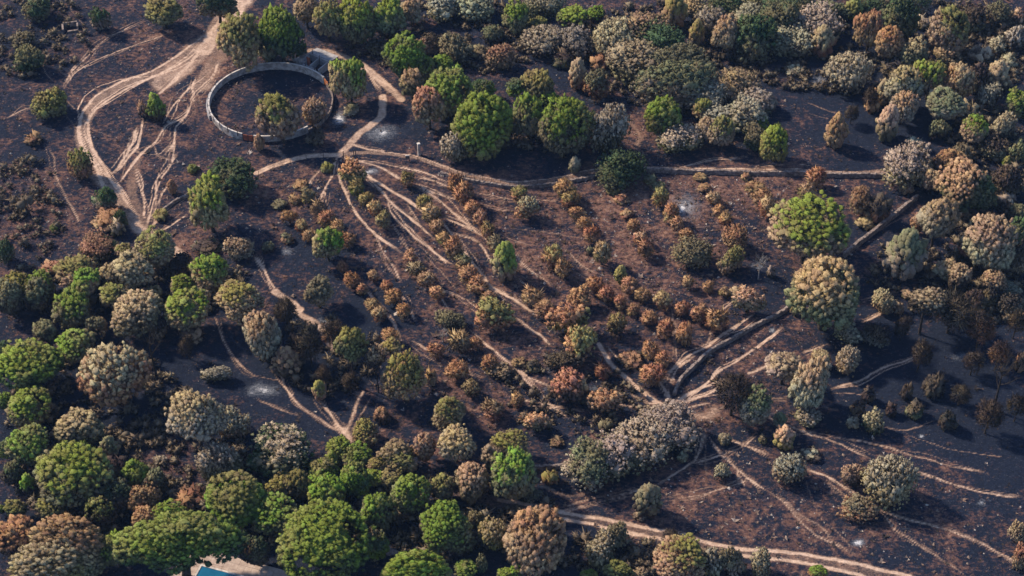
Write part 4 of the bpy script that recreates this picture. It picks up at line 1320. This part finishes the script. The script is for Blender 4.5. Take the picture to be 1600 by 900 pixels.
for r0 in ROWS:
    r0['label'] = special.get((r0['x'], r0['y']))
    if r0['label']: continue
    best = min((m for m in MARKS if math.hypot(m[1] - r0['x'], m[2] - r0['y']) > 14), key=lambda m: math.hypot(m[1] - r0['x'], (m[2] - r0['y']) * 1.25))
    dx, dy = r0['x'] - best[1], r0['y'] - best[2]
    rel = "near" if "corner" in best[0] and "wall" not in best[0] else sector(dx, dy)
    cells.setdefault((describe(r0['k'], r0['top'], r0['bot'], r0['w']), rel, best[0]), []).append((math.hypot(dx, dy), r0))
ORD = ['', 'second', 'third', 'fourth', 'fifth', 'sixth', 'seventh', 'eighth', 'ninth', 'tenth', 'eleventh', 'twelfth', 'thirteenth', 'fourteenth']
for (desc, rel, mark), lst in cells.items():
    lst.sort(key=lambda t: t[0])
    for i, (_, r0) in enumerate(lst):
        r0['label'] = f"{desc} {rel} {mark}" + ("" if len(lst) == 1 else (", nearest" if i == 0 else f", {ORD[i]} nearest"))

for r0 in ROWS:
    if len(r0['label'].replace('-', ' ').split()) > 16: r0['label'] = r0['label'].replace('the dense two-tone pine', 'the dense pine clump').replace('the tall two-tone pine', 'the two-tone pine')
trng = random.Random(3)
def paint(o, r0, rz):
    j = lambda c: tuple(max(0.004, v * trng.uniform(0.9, 1.1)) for v in c)
    pal = PALB if r0["k"] == "B" else PAL
    o["top_colour"] = [float(v) for v in j(pal[r0['top']])]
    o["low_colour"] = [float(v) for v in j(pal[r0['bot']])]
    lx = 0.75 * r0['lean']; a = -rz
    o["scorch"] = [float(lx * math.cos(a)), float(lx * math.sin(a)), float(r0['frac'] * (0.8 if r0['k'] == 'P' else 1.0))]
for n_, r0 in enumerate(ROWS):
    k = r0['k']; s_ = scale_at(r0['x'], r0['y']); th = pitch_at(r0['y'])
    q_ = {'P': 1.03, 'O': 1.07, 'B': 1.06, 'T': 1.12, 'U': 1.15, 'S': 1.1}[k]; q_ *= trng.uniform(.9, 1.1) if k == 'B' else 1.0; q_ *= 1.12 if k == 'O' and r0['x'] > 900 and r0['y'] < 240 else 1.0; W = r0['w'] * s_ * q_; H2 = r0['h'] * s_ * q_
    a = W / 2; c = math.sqrt(max((H2 / 2) ** 2 - (a * math.sin(th)) ** 2, 0)) / math.cos(th)
    D = W                                                    # depth of the crown
    lo = {'P': .62, 'O': .5, 'B': .75, 'T': 1.0, 'U': .4, 'S': .9}[k] * a * (.6 if r0['w'] > 150 else 1)
    if c < lo:                                               # wide and low in the photo: shallower from front to back
        c = lo; rest = math.sqrt(max((H2 / 2) ** 2 - (c * math.cos(th)) ** 2, 0)) / math.sin(th); D = max(2 * rest, 0.55 * W)
    if k == 'P': c = max(c * .82, .55 * a)
    if r0['w'] > 150: c = 0.40 * a; D = W * .72
    c = min(c, (1.06 if k == 'P' else 1.7) * a)
    clear = {'P': (.33 if r0['bot'] in 'tkwr' else .22) * W + .6, 'O': .08 * W, 'B': .14 * W + .15, 'T': .05 * W + .2, 'U': 0.0, 'S': 0.0}[k]
    zc = clear + c
    if r0['base']: zc = max((r0['base'] - r0['y']) * s_ / math.cos(th), c * 1.05); clear = zc - c
    X, Y = at(r0['x'], r0['y'], zc); z0 = float(relief(X, Y)); rz = trng.uniform(0, 6.283)
    nm, cat, _, grp = KIND[k]
    if r0['w'] > 150: rz = 0.1
    elif D < W * 0.97: rz = trng.choice((0, math.pi)) + trng.uniform(-.15, .15)
    if k == 'U':
        o = link(bpy.data.objects.new(nm, CROWN['U'][n_ % 7])); o.location = (X, Y, z0 - 0.05); o.rotation_euler = (0, 0, rz); o.scale = (W, D, 2 * c)
        tag(o, r0['label'], cat, grp); paint(o, r0, rz); continue
    root = empty(nm, (X, Y, z0), rz); tag(root, r0['label'], cat, grp)
    if k == 'S':
        tm, bm_ = (SNAG_PALE if r0['top'] == 'w' else SNAG)[n_ % (2 if r0['top'] == 'w' else 4)]
        Hs = 2 * c * 1.05; Ws = max(W, Hs * 0.4)
        for me in (tm, bm_):
            o = link(bpy.data.objects.new(me.name.split('.')[0], me), root); o.scale = (Ws, Ws, Hs)
        if r0['top'] == 'k':
            o = link(bpy.data.objects.new("scorched_twigs", CROWN['K'][n_ % 4]), root); o.location = (0, 0, Hs * .36); o.scale = (Ws * .95, Ws * .95, Hs * .64); paint(o, r0, rz)
        continue
    key = k
    if k == 'P': key = 'PX' if r0['w'] > 125 else ('PL' if r0['w'] >= 70 else ('PM' if r0['w'] >= 38 else 'PS'))
    if k == 'B' and r0['w'] > 36: key = 'OS'
    if k == 'O': key = 'OL' if r0['w'] >= 58 else ('OM' if r0['w'] >= 34 else 'OS')
    lst = CROWN[key]; me = lst[0] if r0['w'] > 150 else (lst[1] if key == 'PX' else lst[n_ % len(lst)])
    cr = link(bpy.data.objects.new("crown", me), root); cr.scale = (W, D, 2 * c); paint(cr, r0, rz)
    tx, ty = (trng.gauss(0, .09), trng.gauss(0, .09)) if k in 'PO' and D >= W * .97 else (0, 0)
    cr.rotation_euler = (tx, ty, 0); cr.location = (-ty * c, tx * c, clear)
    tk = link(bpy.data.objects.new("trunk", (STEM if k in 'BO' else TRUNK)[n_ % 4]), root); tk.scale = (W, D, zc + c * .15)

# low burnt scrub under the woods: reads as one mass
def scrub():
    r_ = np.random.default_rng(77); P_ = []
    for x0, y0, rx, ry, n in ((1340, 70, 250, 80, 620), (1050, 90, 140, 90, 330), (1540, 320, 70, 170, 420), (1545, 80, 60, 70, 240), (1560, 470, 50, 40, 90), (700, 60, 160, 60, 260), (60, 60, 80, 70, 110), (200, 450, 200, 50, 260),
                              (150, 640, 150, 80, 220), (240, 760, 220, 90, 330), (620, 810, 260, 70, 380), (960, 870, 180, 25, 130), (820, 215, 130, 25, 120), (500, 560, 90, 60, 90), (900, 620, 120, 60, 90), (1420, 430, 60, 60, 80), (40, 330, 60, 90, 90)):
        for _ in range(n):
            a_, q = r_.uniform(0, 6.283), math.sqrt(r_.random()); P_.append(at(x0 + rx * q * math.cos(a_), y0 + ry * q * math.sin(a_)))
    P_ = np.array(P_); P_ = P_[(np.abs(P_[:, 0]) < 130) & (P_[:, 1] > 150) & (P_[:, 1] < 348)]
    i = ((P_[:, 0] - GX[0]) / STEP).astype(int); j = ((P_[:, 1] - GY[0]) / STEP).astype(int); P_ = P_[track[j, i] < 0.3]
    C_ = np.repeat(P_, 4, axis=0) + r_.normal(0, 0.45, (len(P_) * 4, 2))
    rad = np.exp(r_.normal(-0.95, 0.4, len(C_)))
    pos = np.column_stack([C_, relief(C_[:, 0], C_[:, 1]) + rad * r_.uniform(.5, 1.8, len(C_))])
    v, f, t_ = tufts(pos, np.tile([0, 0, 1.0], (len(pos), 1)) + r_.normal(0, .3, (len(pos), 3)), rad, 1.0, r_, (I1v * 0.7, I1f), 0.3, 22, 1.7, 0.13)
    o = link(bpy.data.objects.new("undergrowth", tri_mesh("undergrowth", v[:, :3], f, M_FOL, True, {"tint": t_}, v[:, 3:])))
    o["top_colour"] = [0.12, 0.098, 0.074]; o["low_colour"] = [0.04, 0.036, 0.034]; o["scorch"] = [0.0, 0.0, 0.3]
    tag(o, "low scorched scrub and dead brush under the burnt woods", kind="stuff")
scrub()
def dry_brush():
    r_ = np.random.default_rng(78); n = 5200
    px, py = r_.uniform(430, 1300, n), r_.uniform(280, 680, n); P_ = np.array([at(x, y) for x, y in zip(px, py)])
    i = ((P_[:, 0] - GX[0]) / STEP).astype(int); j = ((P_[:, 1] - GY[0]) / STEP).astype(int)
    P_ = P_[(track[j, i] < 0.25) & (r_.random(n) < np.clip(litter_shade[j, i] * 1.5, 0, 1))]
    rad = np.exp(r_.normal(-1.75, 0.4, len(P_))); pos = np.column_stack([P_, relief(P_[:, 0], P_[:, 1]) + rad * .4])
    v, f, t_ = tufts(pos, np.tile([0, 0, 1.0], (len(pos), 1)), rad, 0.8, r_, (I1v * 0.5, I1f), 0.3, 14, 2.0, 0.12)
    o = link(bpy.data.objects.new("dry_brush", tri_mesh("dry_brush", v[:, :3], f, M_FOL, True, {"tint": t_}, v[:, 3:])))
    o["top_colour"] = [0.17, 0.10, 0.07]; o["low_colour"] = [0.06, 0.045, 0.04]; o["scorch"] = [0.0, 0.0, 0.5]
    tag(o, "dry rusty weeds between the orchard rows", kind="stuff")
dry_brush()

# ---------------------------------------------------------------- round corral
def ground_z(x, y): return float(relief(x, y))
cx, cy = at(424, 163); RAD = 96.5 * scale_at(424, 163)
cor = empty("round_corral", (cx, cy, ground_z(cx, cy)))
tag(cor, "large round corral with white plastered wall, open to the sky, burnt inside", "corral")
def ring(name, r0, r1, z0, z1, a0, a1, mat, n=None):
    g = Geo(); n = n or max(int(abs(a1 - a0) / 3), 2); vs = []; fs = []
    for i in range(n + 1):
        a = R(a0 + (a1 - a0) * i / n); ca, sa = math.cos(a), math.sin(a)
        vs += [(r0 * ca, r0 * sa, z0), (r1 * ca, r1 * sa, z0), (r1 * ca, r1 * sa, z1), (r0 * ca, r0 * sa, z1)]
        if i:
            q = (i - 1) * 4
            fs += [(q, q + 4, q + 7, q + 3), (q + 1, q + 2, q + 6, q + 5), (q + 3, q + 7, q + 6, q + 2), (q, q + 1, q + 5, q + 4)]
    fs += [(0, 3, 2, 1), (n * 4, n * 4 + 1, n * 4 + 2, n * 4 + 3)]
    g.add(vs, fs); return g.obj(name, mat, cor)
GATES = [(249.5, 260.5, M_RUST), (26, 35.5, M_ORANGE)]
ring("wall", RAD - .22, RAD, -.2, 1.7, -99.5, -48, M_PLASTER); ring("wall", RAD - .22, RAD, -.2, 1.7, 35.5, 249.5, M_PLASTER)
ring("coping", RAD - .27, RAD + .05, 1.7, 1.78, -99.5, -48, M_COPING); ring("coping", RAD - .27, RAD + .05, 1.7, 1.78, 35.5, 249.5, M_COPING)
ring("ledge", RAD + .003, RAD + .5, -.2, 1.35, 37, 205, M_CONC)
for q0 in range(-48, 26, 6): ring("broken_wall", RAD - .24, RAD + .02, -.2, random.Random(q0).uniform(.45, 1.15), q0 + .2, q0 + 5.8, M_STONE)
for a0, a1, m in GATES:
    gt = ring("gate", RAD - .16, RAD - .06, .1, 1.6, a0, a1, m)
    for a in (a0 + .4, (a0 + a1) / 2, a1 - .4):
        g = Geo(); q = R(a); g.box(((RAD - .11) * math.cos(q), (RAD - .11) * math.sin(q), .85), (.16, .16, 1.75), q); g.obj("gate_bar", M_POST, gt)
for i in range(20):
    a = 40 + i * 10.8
    if 248 < a < 262 or a % 360 > 312 or a % 360 < 35: continue
    g = Geo(); q = R(a); g.box(((RAD + .13) * math.cos(q), (RAD + .13) * math.sin(q), 1.6), (.12, .12, 1.4), q); g.obj("post", M_POST, cor)
# handling pens beside it
px_, py_ = at(497, 100); pen = empty("handling_pen", (px_, py_, ground_z(px_, py_)), R(-33)); tag(pen, "small grey concrete cattle pen with slatted roof and dark red door beside the corral", "pen")
for c0, sz in (((-2.6, -1.6, .9), (.25, 3.6, 1.8)), ((2.9, -1.6, .9), (.25, 3.6, 1.8)), ((.15, -3.3, .75), (3.6, .25, 1.5)), ((.15, .35, .95), (5.8, .25, 1.9)), ((.1, -1.5, .8), (.2, 2.9, 1.6))):
    g = Geo(); g.box(c0, sz); g.obj("wall", M_CONC, pen)
for i in range(6):
    g = Geo(); g.box((.2, .95 + i * .46, 1.75 - i * .05), (6.2, .40, .09)); g.obj("roof_plank", M_CONC, pen)
for x in (-2.6, 3.0):
    g = Geo(); g.box((x, 3.3, .7), (.2, .2, 1.4)); g.obj("roof_post", M_POST, pen)
g = Geo(); g.box((-1.35, -1.55, 1.15), (.9, .14, 2.3)); d_ = g.obj("door", M_RUST, pen)
for x, y in ((-1.9, .6), (.9, -.4)):
    g = Geo(); g.tube([(x, y, 0), (x, y, 3.1)], [.09, .08], 6); g.obj("pole", M_POST, pen)
rx_, ry_ = at(470, 96); rm = empty("loading_ramp", (rx_, ry_, ground_z(rx_, ry_)), R(-48)); tag(rm, "sloping grey concrete loading ramp with low sides left of the slatted pen", "ramp")
g = Geo(); g.add([(-2, -.9, 0), (2, -.9, 0), (2, .9, 0), (-2, .9, 0), (2, -.9, 1.4), (2, .9, 1.4)], [(0, 3, 2, 1), (0, 1, 4), (3, 5, 2), (1, 2, 5, 4), (0, 4, 5, 3)]); g.obj("ramp_bed", M_CONC, rm)
for y in (-1.03, 1.03):
    g = Geo(); g.add([(-2, y - .12, 0), (2, y - .12, 0), (2, y + .12, 0), (-2, y + .12, 0), (-2, y - .12, .8), (2, y - .12, 2.2), (2, y + .12, 2.2), (-2, y + .12, .8)],
                     [(3, 2, 1, 0), (4, 5, 6, 7), (0, 1, 5, 4), (1, 2, 6, 5), (2, 3, 7, 6), (3, 0, 4, 7)]); g.obj("side_wall", M_CONC, rm)

# ---------------------------------------------------------------- dry-stone walls
def stone_wall(label, pts, h, th_, seed):
    C = catmull([at(*p) for p in pts], 14); r_ = random.Random(seed); g = Geo(); seg = [C[0]]
    for p in C[1:]:
        if np.hypot(*(p - seg[-1])) > 0.45: seg.append(p)
    o0 = C[len(C) // 2]; root = empty("stone_wall", (o0[0], o0[1], 0)); tag(root, label, "wall", "low stone walls round the orchard")
    vs, fs = [], []
    for i, p in enumerate(seg):
        d = seg[min(i + 1, len(seg) - 1)] - seg[max(i - 1, 0)]; d = d / np.hypot(*d); nn = np.array([-d[1], d[0]]); z = ground_z(*p)
        hh = h * r_.uniform(.86, 1.1)
        for sgn, zz, t in ((-1, -.2, 1.15), (-1, hh * .55, 1 + r_.uniform(-.1, .15)), (-1, hh, .8 + r_.uniform(-.1, .1)), (1, hh * r_.uniform(.93, 1.05), .8), (1, hh * .55, 1 + r_.uniform(-.1, .15)), (1, -.2, 1.15)):
            q = p + nn * sgn * th_ / 2 * t; vs.append((q[0] - o0[0], q[1] - o0[1], z + zz))
        if i:
            a = (i - 1) * 6; fs += [(a + k, a + k + 1, a + k + 7, a + k + 6) for k in range(5)]
    fs += [(5, 4, 3, 2, 1, 0), tuple(range(len(vs) - 6, len(vs)))]
    g.add(vs, fs); g.obj("wall_body", M_STONE, root)
    cs = Geo()
    for i, p in enumerate(seg[::2]):
        z = ground_z(*p) + h * .97; cs.box((p[0] - o0[0] + r_.uniform(-.1, .1), p[1] - o0[1] + r_.uniform(-.1, .1), z), (r_.uniform(.35, .6), r_.uniform(.3, .5), r_.uniform(.15, .3)), r_.uniform(0, 3), .75)
    tag(cs.obj("top_stones", M_STONE, root), kind="stuff")
stone_wall("low stone wall running straight below the upper dirt track, right of the dark tree", [(1010, 269), (1100, 271), (1200, 274), (1300, 276), (1378, 276)], 1.0, .6, 1)
stone_wall("low stone wall curving below the dirt track from the corral footpaths", [(690, 273), (740, 285), (800, 293), (860, 289), (928, 277)], .7, .6, 2)
stone_wall("stone wall slanting from the orchard corner to the giant half-green pine", [(1432, 310), (1400, 336), (1365, 365), (1335, 388), (1318, 402)], 1.2, .7, 3)
stone_wall("stone wall slanting down from the tall tan pine to the crossing of footpaths", [(1240, 478), (1215, 494), (1180, 510), (1145, 530), (1110, 550), (1085, 574), (1063, 596), (1053, 618)], .95, .6, 4)
stone_wall("short dark stone wall left of the pale bush wall", [(825, 733), (855, 733), (886, 732)], .9, .6, 5)
stone_wall("low stone wall along the near side of the track by the dark dense tree", [(250, 333), (275, 316), (300, 304)], .6, .5, 6)

# ---------------------------------------------------------------- wire fences: every post a part
def fence(label, pts, h, gap, seed):
    C = catmull([at(*p) for p in pts], 12); r_ = random.Random(seed); o0 = C[0]
    root = empty("wire_fence", (o0[0], o0[1], 0)); tag(root, label, "fence", "wire fences along the dirt tracks")
    acc = gap; tops = []
    pm = Geo(); pm.tube([(0, 0, -.2), (0, 0, h * .6), (.01, 0, h)], [.055, .05, .045], 5); pm = pm.mesh("post", M_POST)
    for a, b_ in zip(C[:-1], C[1:]):
        d = np.hypot(*(b_ - a)); t = 0.0
        while acc + (d - t) >= gap:
            t += gap - acc; acc = 0.0; p = a + (b_ - a) * (t / d)
            o = link(bpy.data.objects.new("post", pm), root); z = ground_z(*p); o.location = (p[0] - o0[0], p[1] - o0[1], z); o.rotation_euler = (r_.uniform(-.07, .07), r_.uniform(-.07, .07), r_.uniform(0, 3))
            tops.append((p[0] - o0[0], p[1] - o0[1], z))
        acc += d - t
    g = Geo()
    for hh in (.45, .9):
        g.tube([(x, y, z + h * hh) for x, y, z in tops], [.012] * len(tops), 3, False)
    g.obj("wire", M_POST, root)
fence("thin wire fence following the near edge of the track past the white pillar", [(640, 250), (662, 255), (690, 264), (715, 273), (745, 281), (800, 288), (860, 285), (925, 273)], 1.3, 1.9, 1)
fence("thin wire fence on the stone wall below the straight upper track", [(1015, 267), (1100, 268), (1200, 271), (1300, 273), (1378, 273)], 1.2, 2.0, 2)
fence("thin wire fence along the near edge of the curved track left of the footpath fan", [(405, 276), (427, 267), (449, 261), (480, 251), (515, 247)], 1.5, 3.6, 3)
def gate_posts():
    x0, y0 = at(537, 247); root = empty("field_gate", (x0, y0, ground_z(x0, y0))); tag(root, "open field gateway of dark posts and a rail where the footpaths fan out", "gate")
    for p, h in (((537, 247), 1.9), ((553, 245), 2.0), ((556, 244), 2.0)):
        x, y = at(*p); g = Geo(); g.tube([(x - x0, y - y0, -.2), (x - x0, y - y0, h)], [.1, .09], 6); g.obj("post", M_POST, root)
    a, b_ = at(537, 247), at(553, 245)
    for z in (.7, 1.35):
        g = Geo(); g.tube([(0, 0, z), (b_[0] - x0, b_[1] - y0, z)], [.025, .025], 4); g.obj("rail", M_POST, root)
gate_posts()
# pillar and notice board by the track
x0, y0 = at(655, 242); pl = empty("pillar", (x0, y0, ground_z(x0, y0))); tag(pl, "slender white square pillar standing alone at the far side of the track", "pillar")
g = Geo(); g.box((0, 0, 1.45), (.55, .55, 3.1), R(20)); g.obj("shaft", M_PLASTER, pl)
g = Geo(); g.box((0, 0, 3.08), (.7, .7, .16), R(20), .8); g.obj("cap", M_COPING, pl)
x0, y0 = at(637, 251); bd = empty("notice_board", (x0, y0, ground_z(x0, y0))); tag(bd, "small dark notice board with white top on two legs in front of the track", "notice board")
for x in (-.3, .3):
    g = Geo(); g.box((x, 0, .65), (.1, .1, 1.5)); g.obj("leg", M_POST, bd)
g = Geo(); g.box((0, -.03, 1.05), (.85, .08, .6)); g.obj("board", M_BOARD, bd)
g = Geo(); g.box((0, 0, 1.47), (.95, .3, .16), 0, .8); g.obj("top", M_COPING, bd)
# roofless stone trough in the upper left scrub
x0, y0 = at(111, 46); tr_ = empty("stone_ruin", (x0, y0, ground_z(x0, y0)), R(14)); tag(tr_, "small roofless grey stone ruin with dark hollow inside, amid the upper left scrub", "ruin")
for c0, sz in (((0, 1.3, .6), (3.6, .4, 1.3)), ((-1.75, 0, .5), (.45, 2.6, 1.1)), ((1.6, .3, .5), (.4, 1.8, 1.1)), ((.4, -1.2, .25), (2.6, .4, .5))):
    g = Geo(); g.box(c0, sz, 0, .9); g.obj("wall", M_STONE, tr_)

# ---------------------------------------------------------------- pool and terrace
A, B_ = np.array(at(316, 888)), np.array(at(372, 903)); ax = (B_ - A) / np.hypot(*(B_ - A)); ay = np.array([ax[1], -ax[0]]); rzp = math.atan2(ax[1], ax[0])
pc = A + ax * 5 + ay * 2.6
pt = Geo(); c_ = pc + ax * 1.2 - ay * .4
terrace = empty("terrace", (c_[0], c_[1], 0.0), rzp); tag(terrace, kind="structure")
gz = max(ground_z(c_[0] + dx, c_[1] + dy) for dx in (-8, 0, 8) for dy in (-5, 0, 5)) + .12
sm = Geo(); sm.box((0, 0, 0), (1.17, 1.17, .12)); sm = sm.mesh("paving_slab", M_PATIO)
prng = random.Random(9)
for i in range(-8, 9):
    for j in range(-5, 5):
        o = link(bpy.data.objects.new("paving_slab", sm), terrace); o.location = (i * 1.2, j * 1.2 + .2, gz + prng.uniform(-.008, .008))
pool = empty("swimming_pool", (pc[0], pc[1], gz + .06), rzp); tag(pool, "blue swimming pool with white coping under the flat-topped pine", "pool")
for c0, sz in (((0, 2.75, .1), (10.6, .3, .2)), ((0, -2.75, .1), (10.6, .3, .2)), ((-5.15, 0, .1), (.3, 5.2, .2)), ((5.15, 0, .1), (.3, 5.2, .2))):
    g = Geo(); g.box(c0, sz); g.obj("coping", M_COPING, pool)
g = Geo(); g.box((0, 0, .06), (10, 5.2, .08)); g.obj("water", M_WATER, pool)

# ---------------------------------------------------------------- thin smoke haze over the burn
hz = Geo(); hz.box((0, 1500, 109.0), (13000, 16000, 222.0)); hm = bpy.data.materials.new("haze"); hm.use_nodes = True
hn = hm.node_tree; hn.nodes.clear(); ho = hn.nodes.new("ShaderNodeOutputMaterial"); hv = hn.nodes.new("ShaderNodeVolumePrincipled")
hv.inputs["Density"].default_value = HAZE; hv.inputs["Color"].default_value = (0.30, 0.52, 1.0, 1); hv.inputs["Anisotropy"].default_value = 0.0
hn.links.new(hv.outputs[0], ho.inputs["Volume"])
tag(hz.obj("haze", hm), kind="stuff")
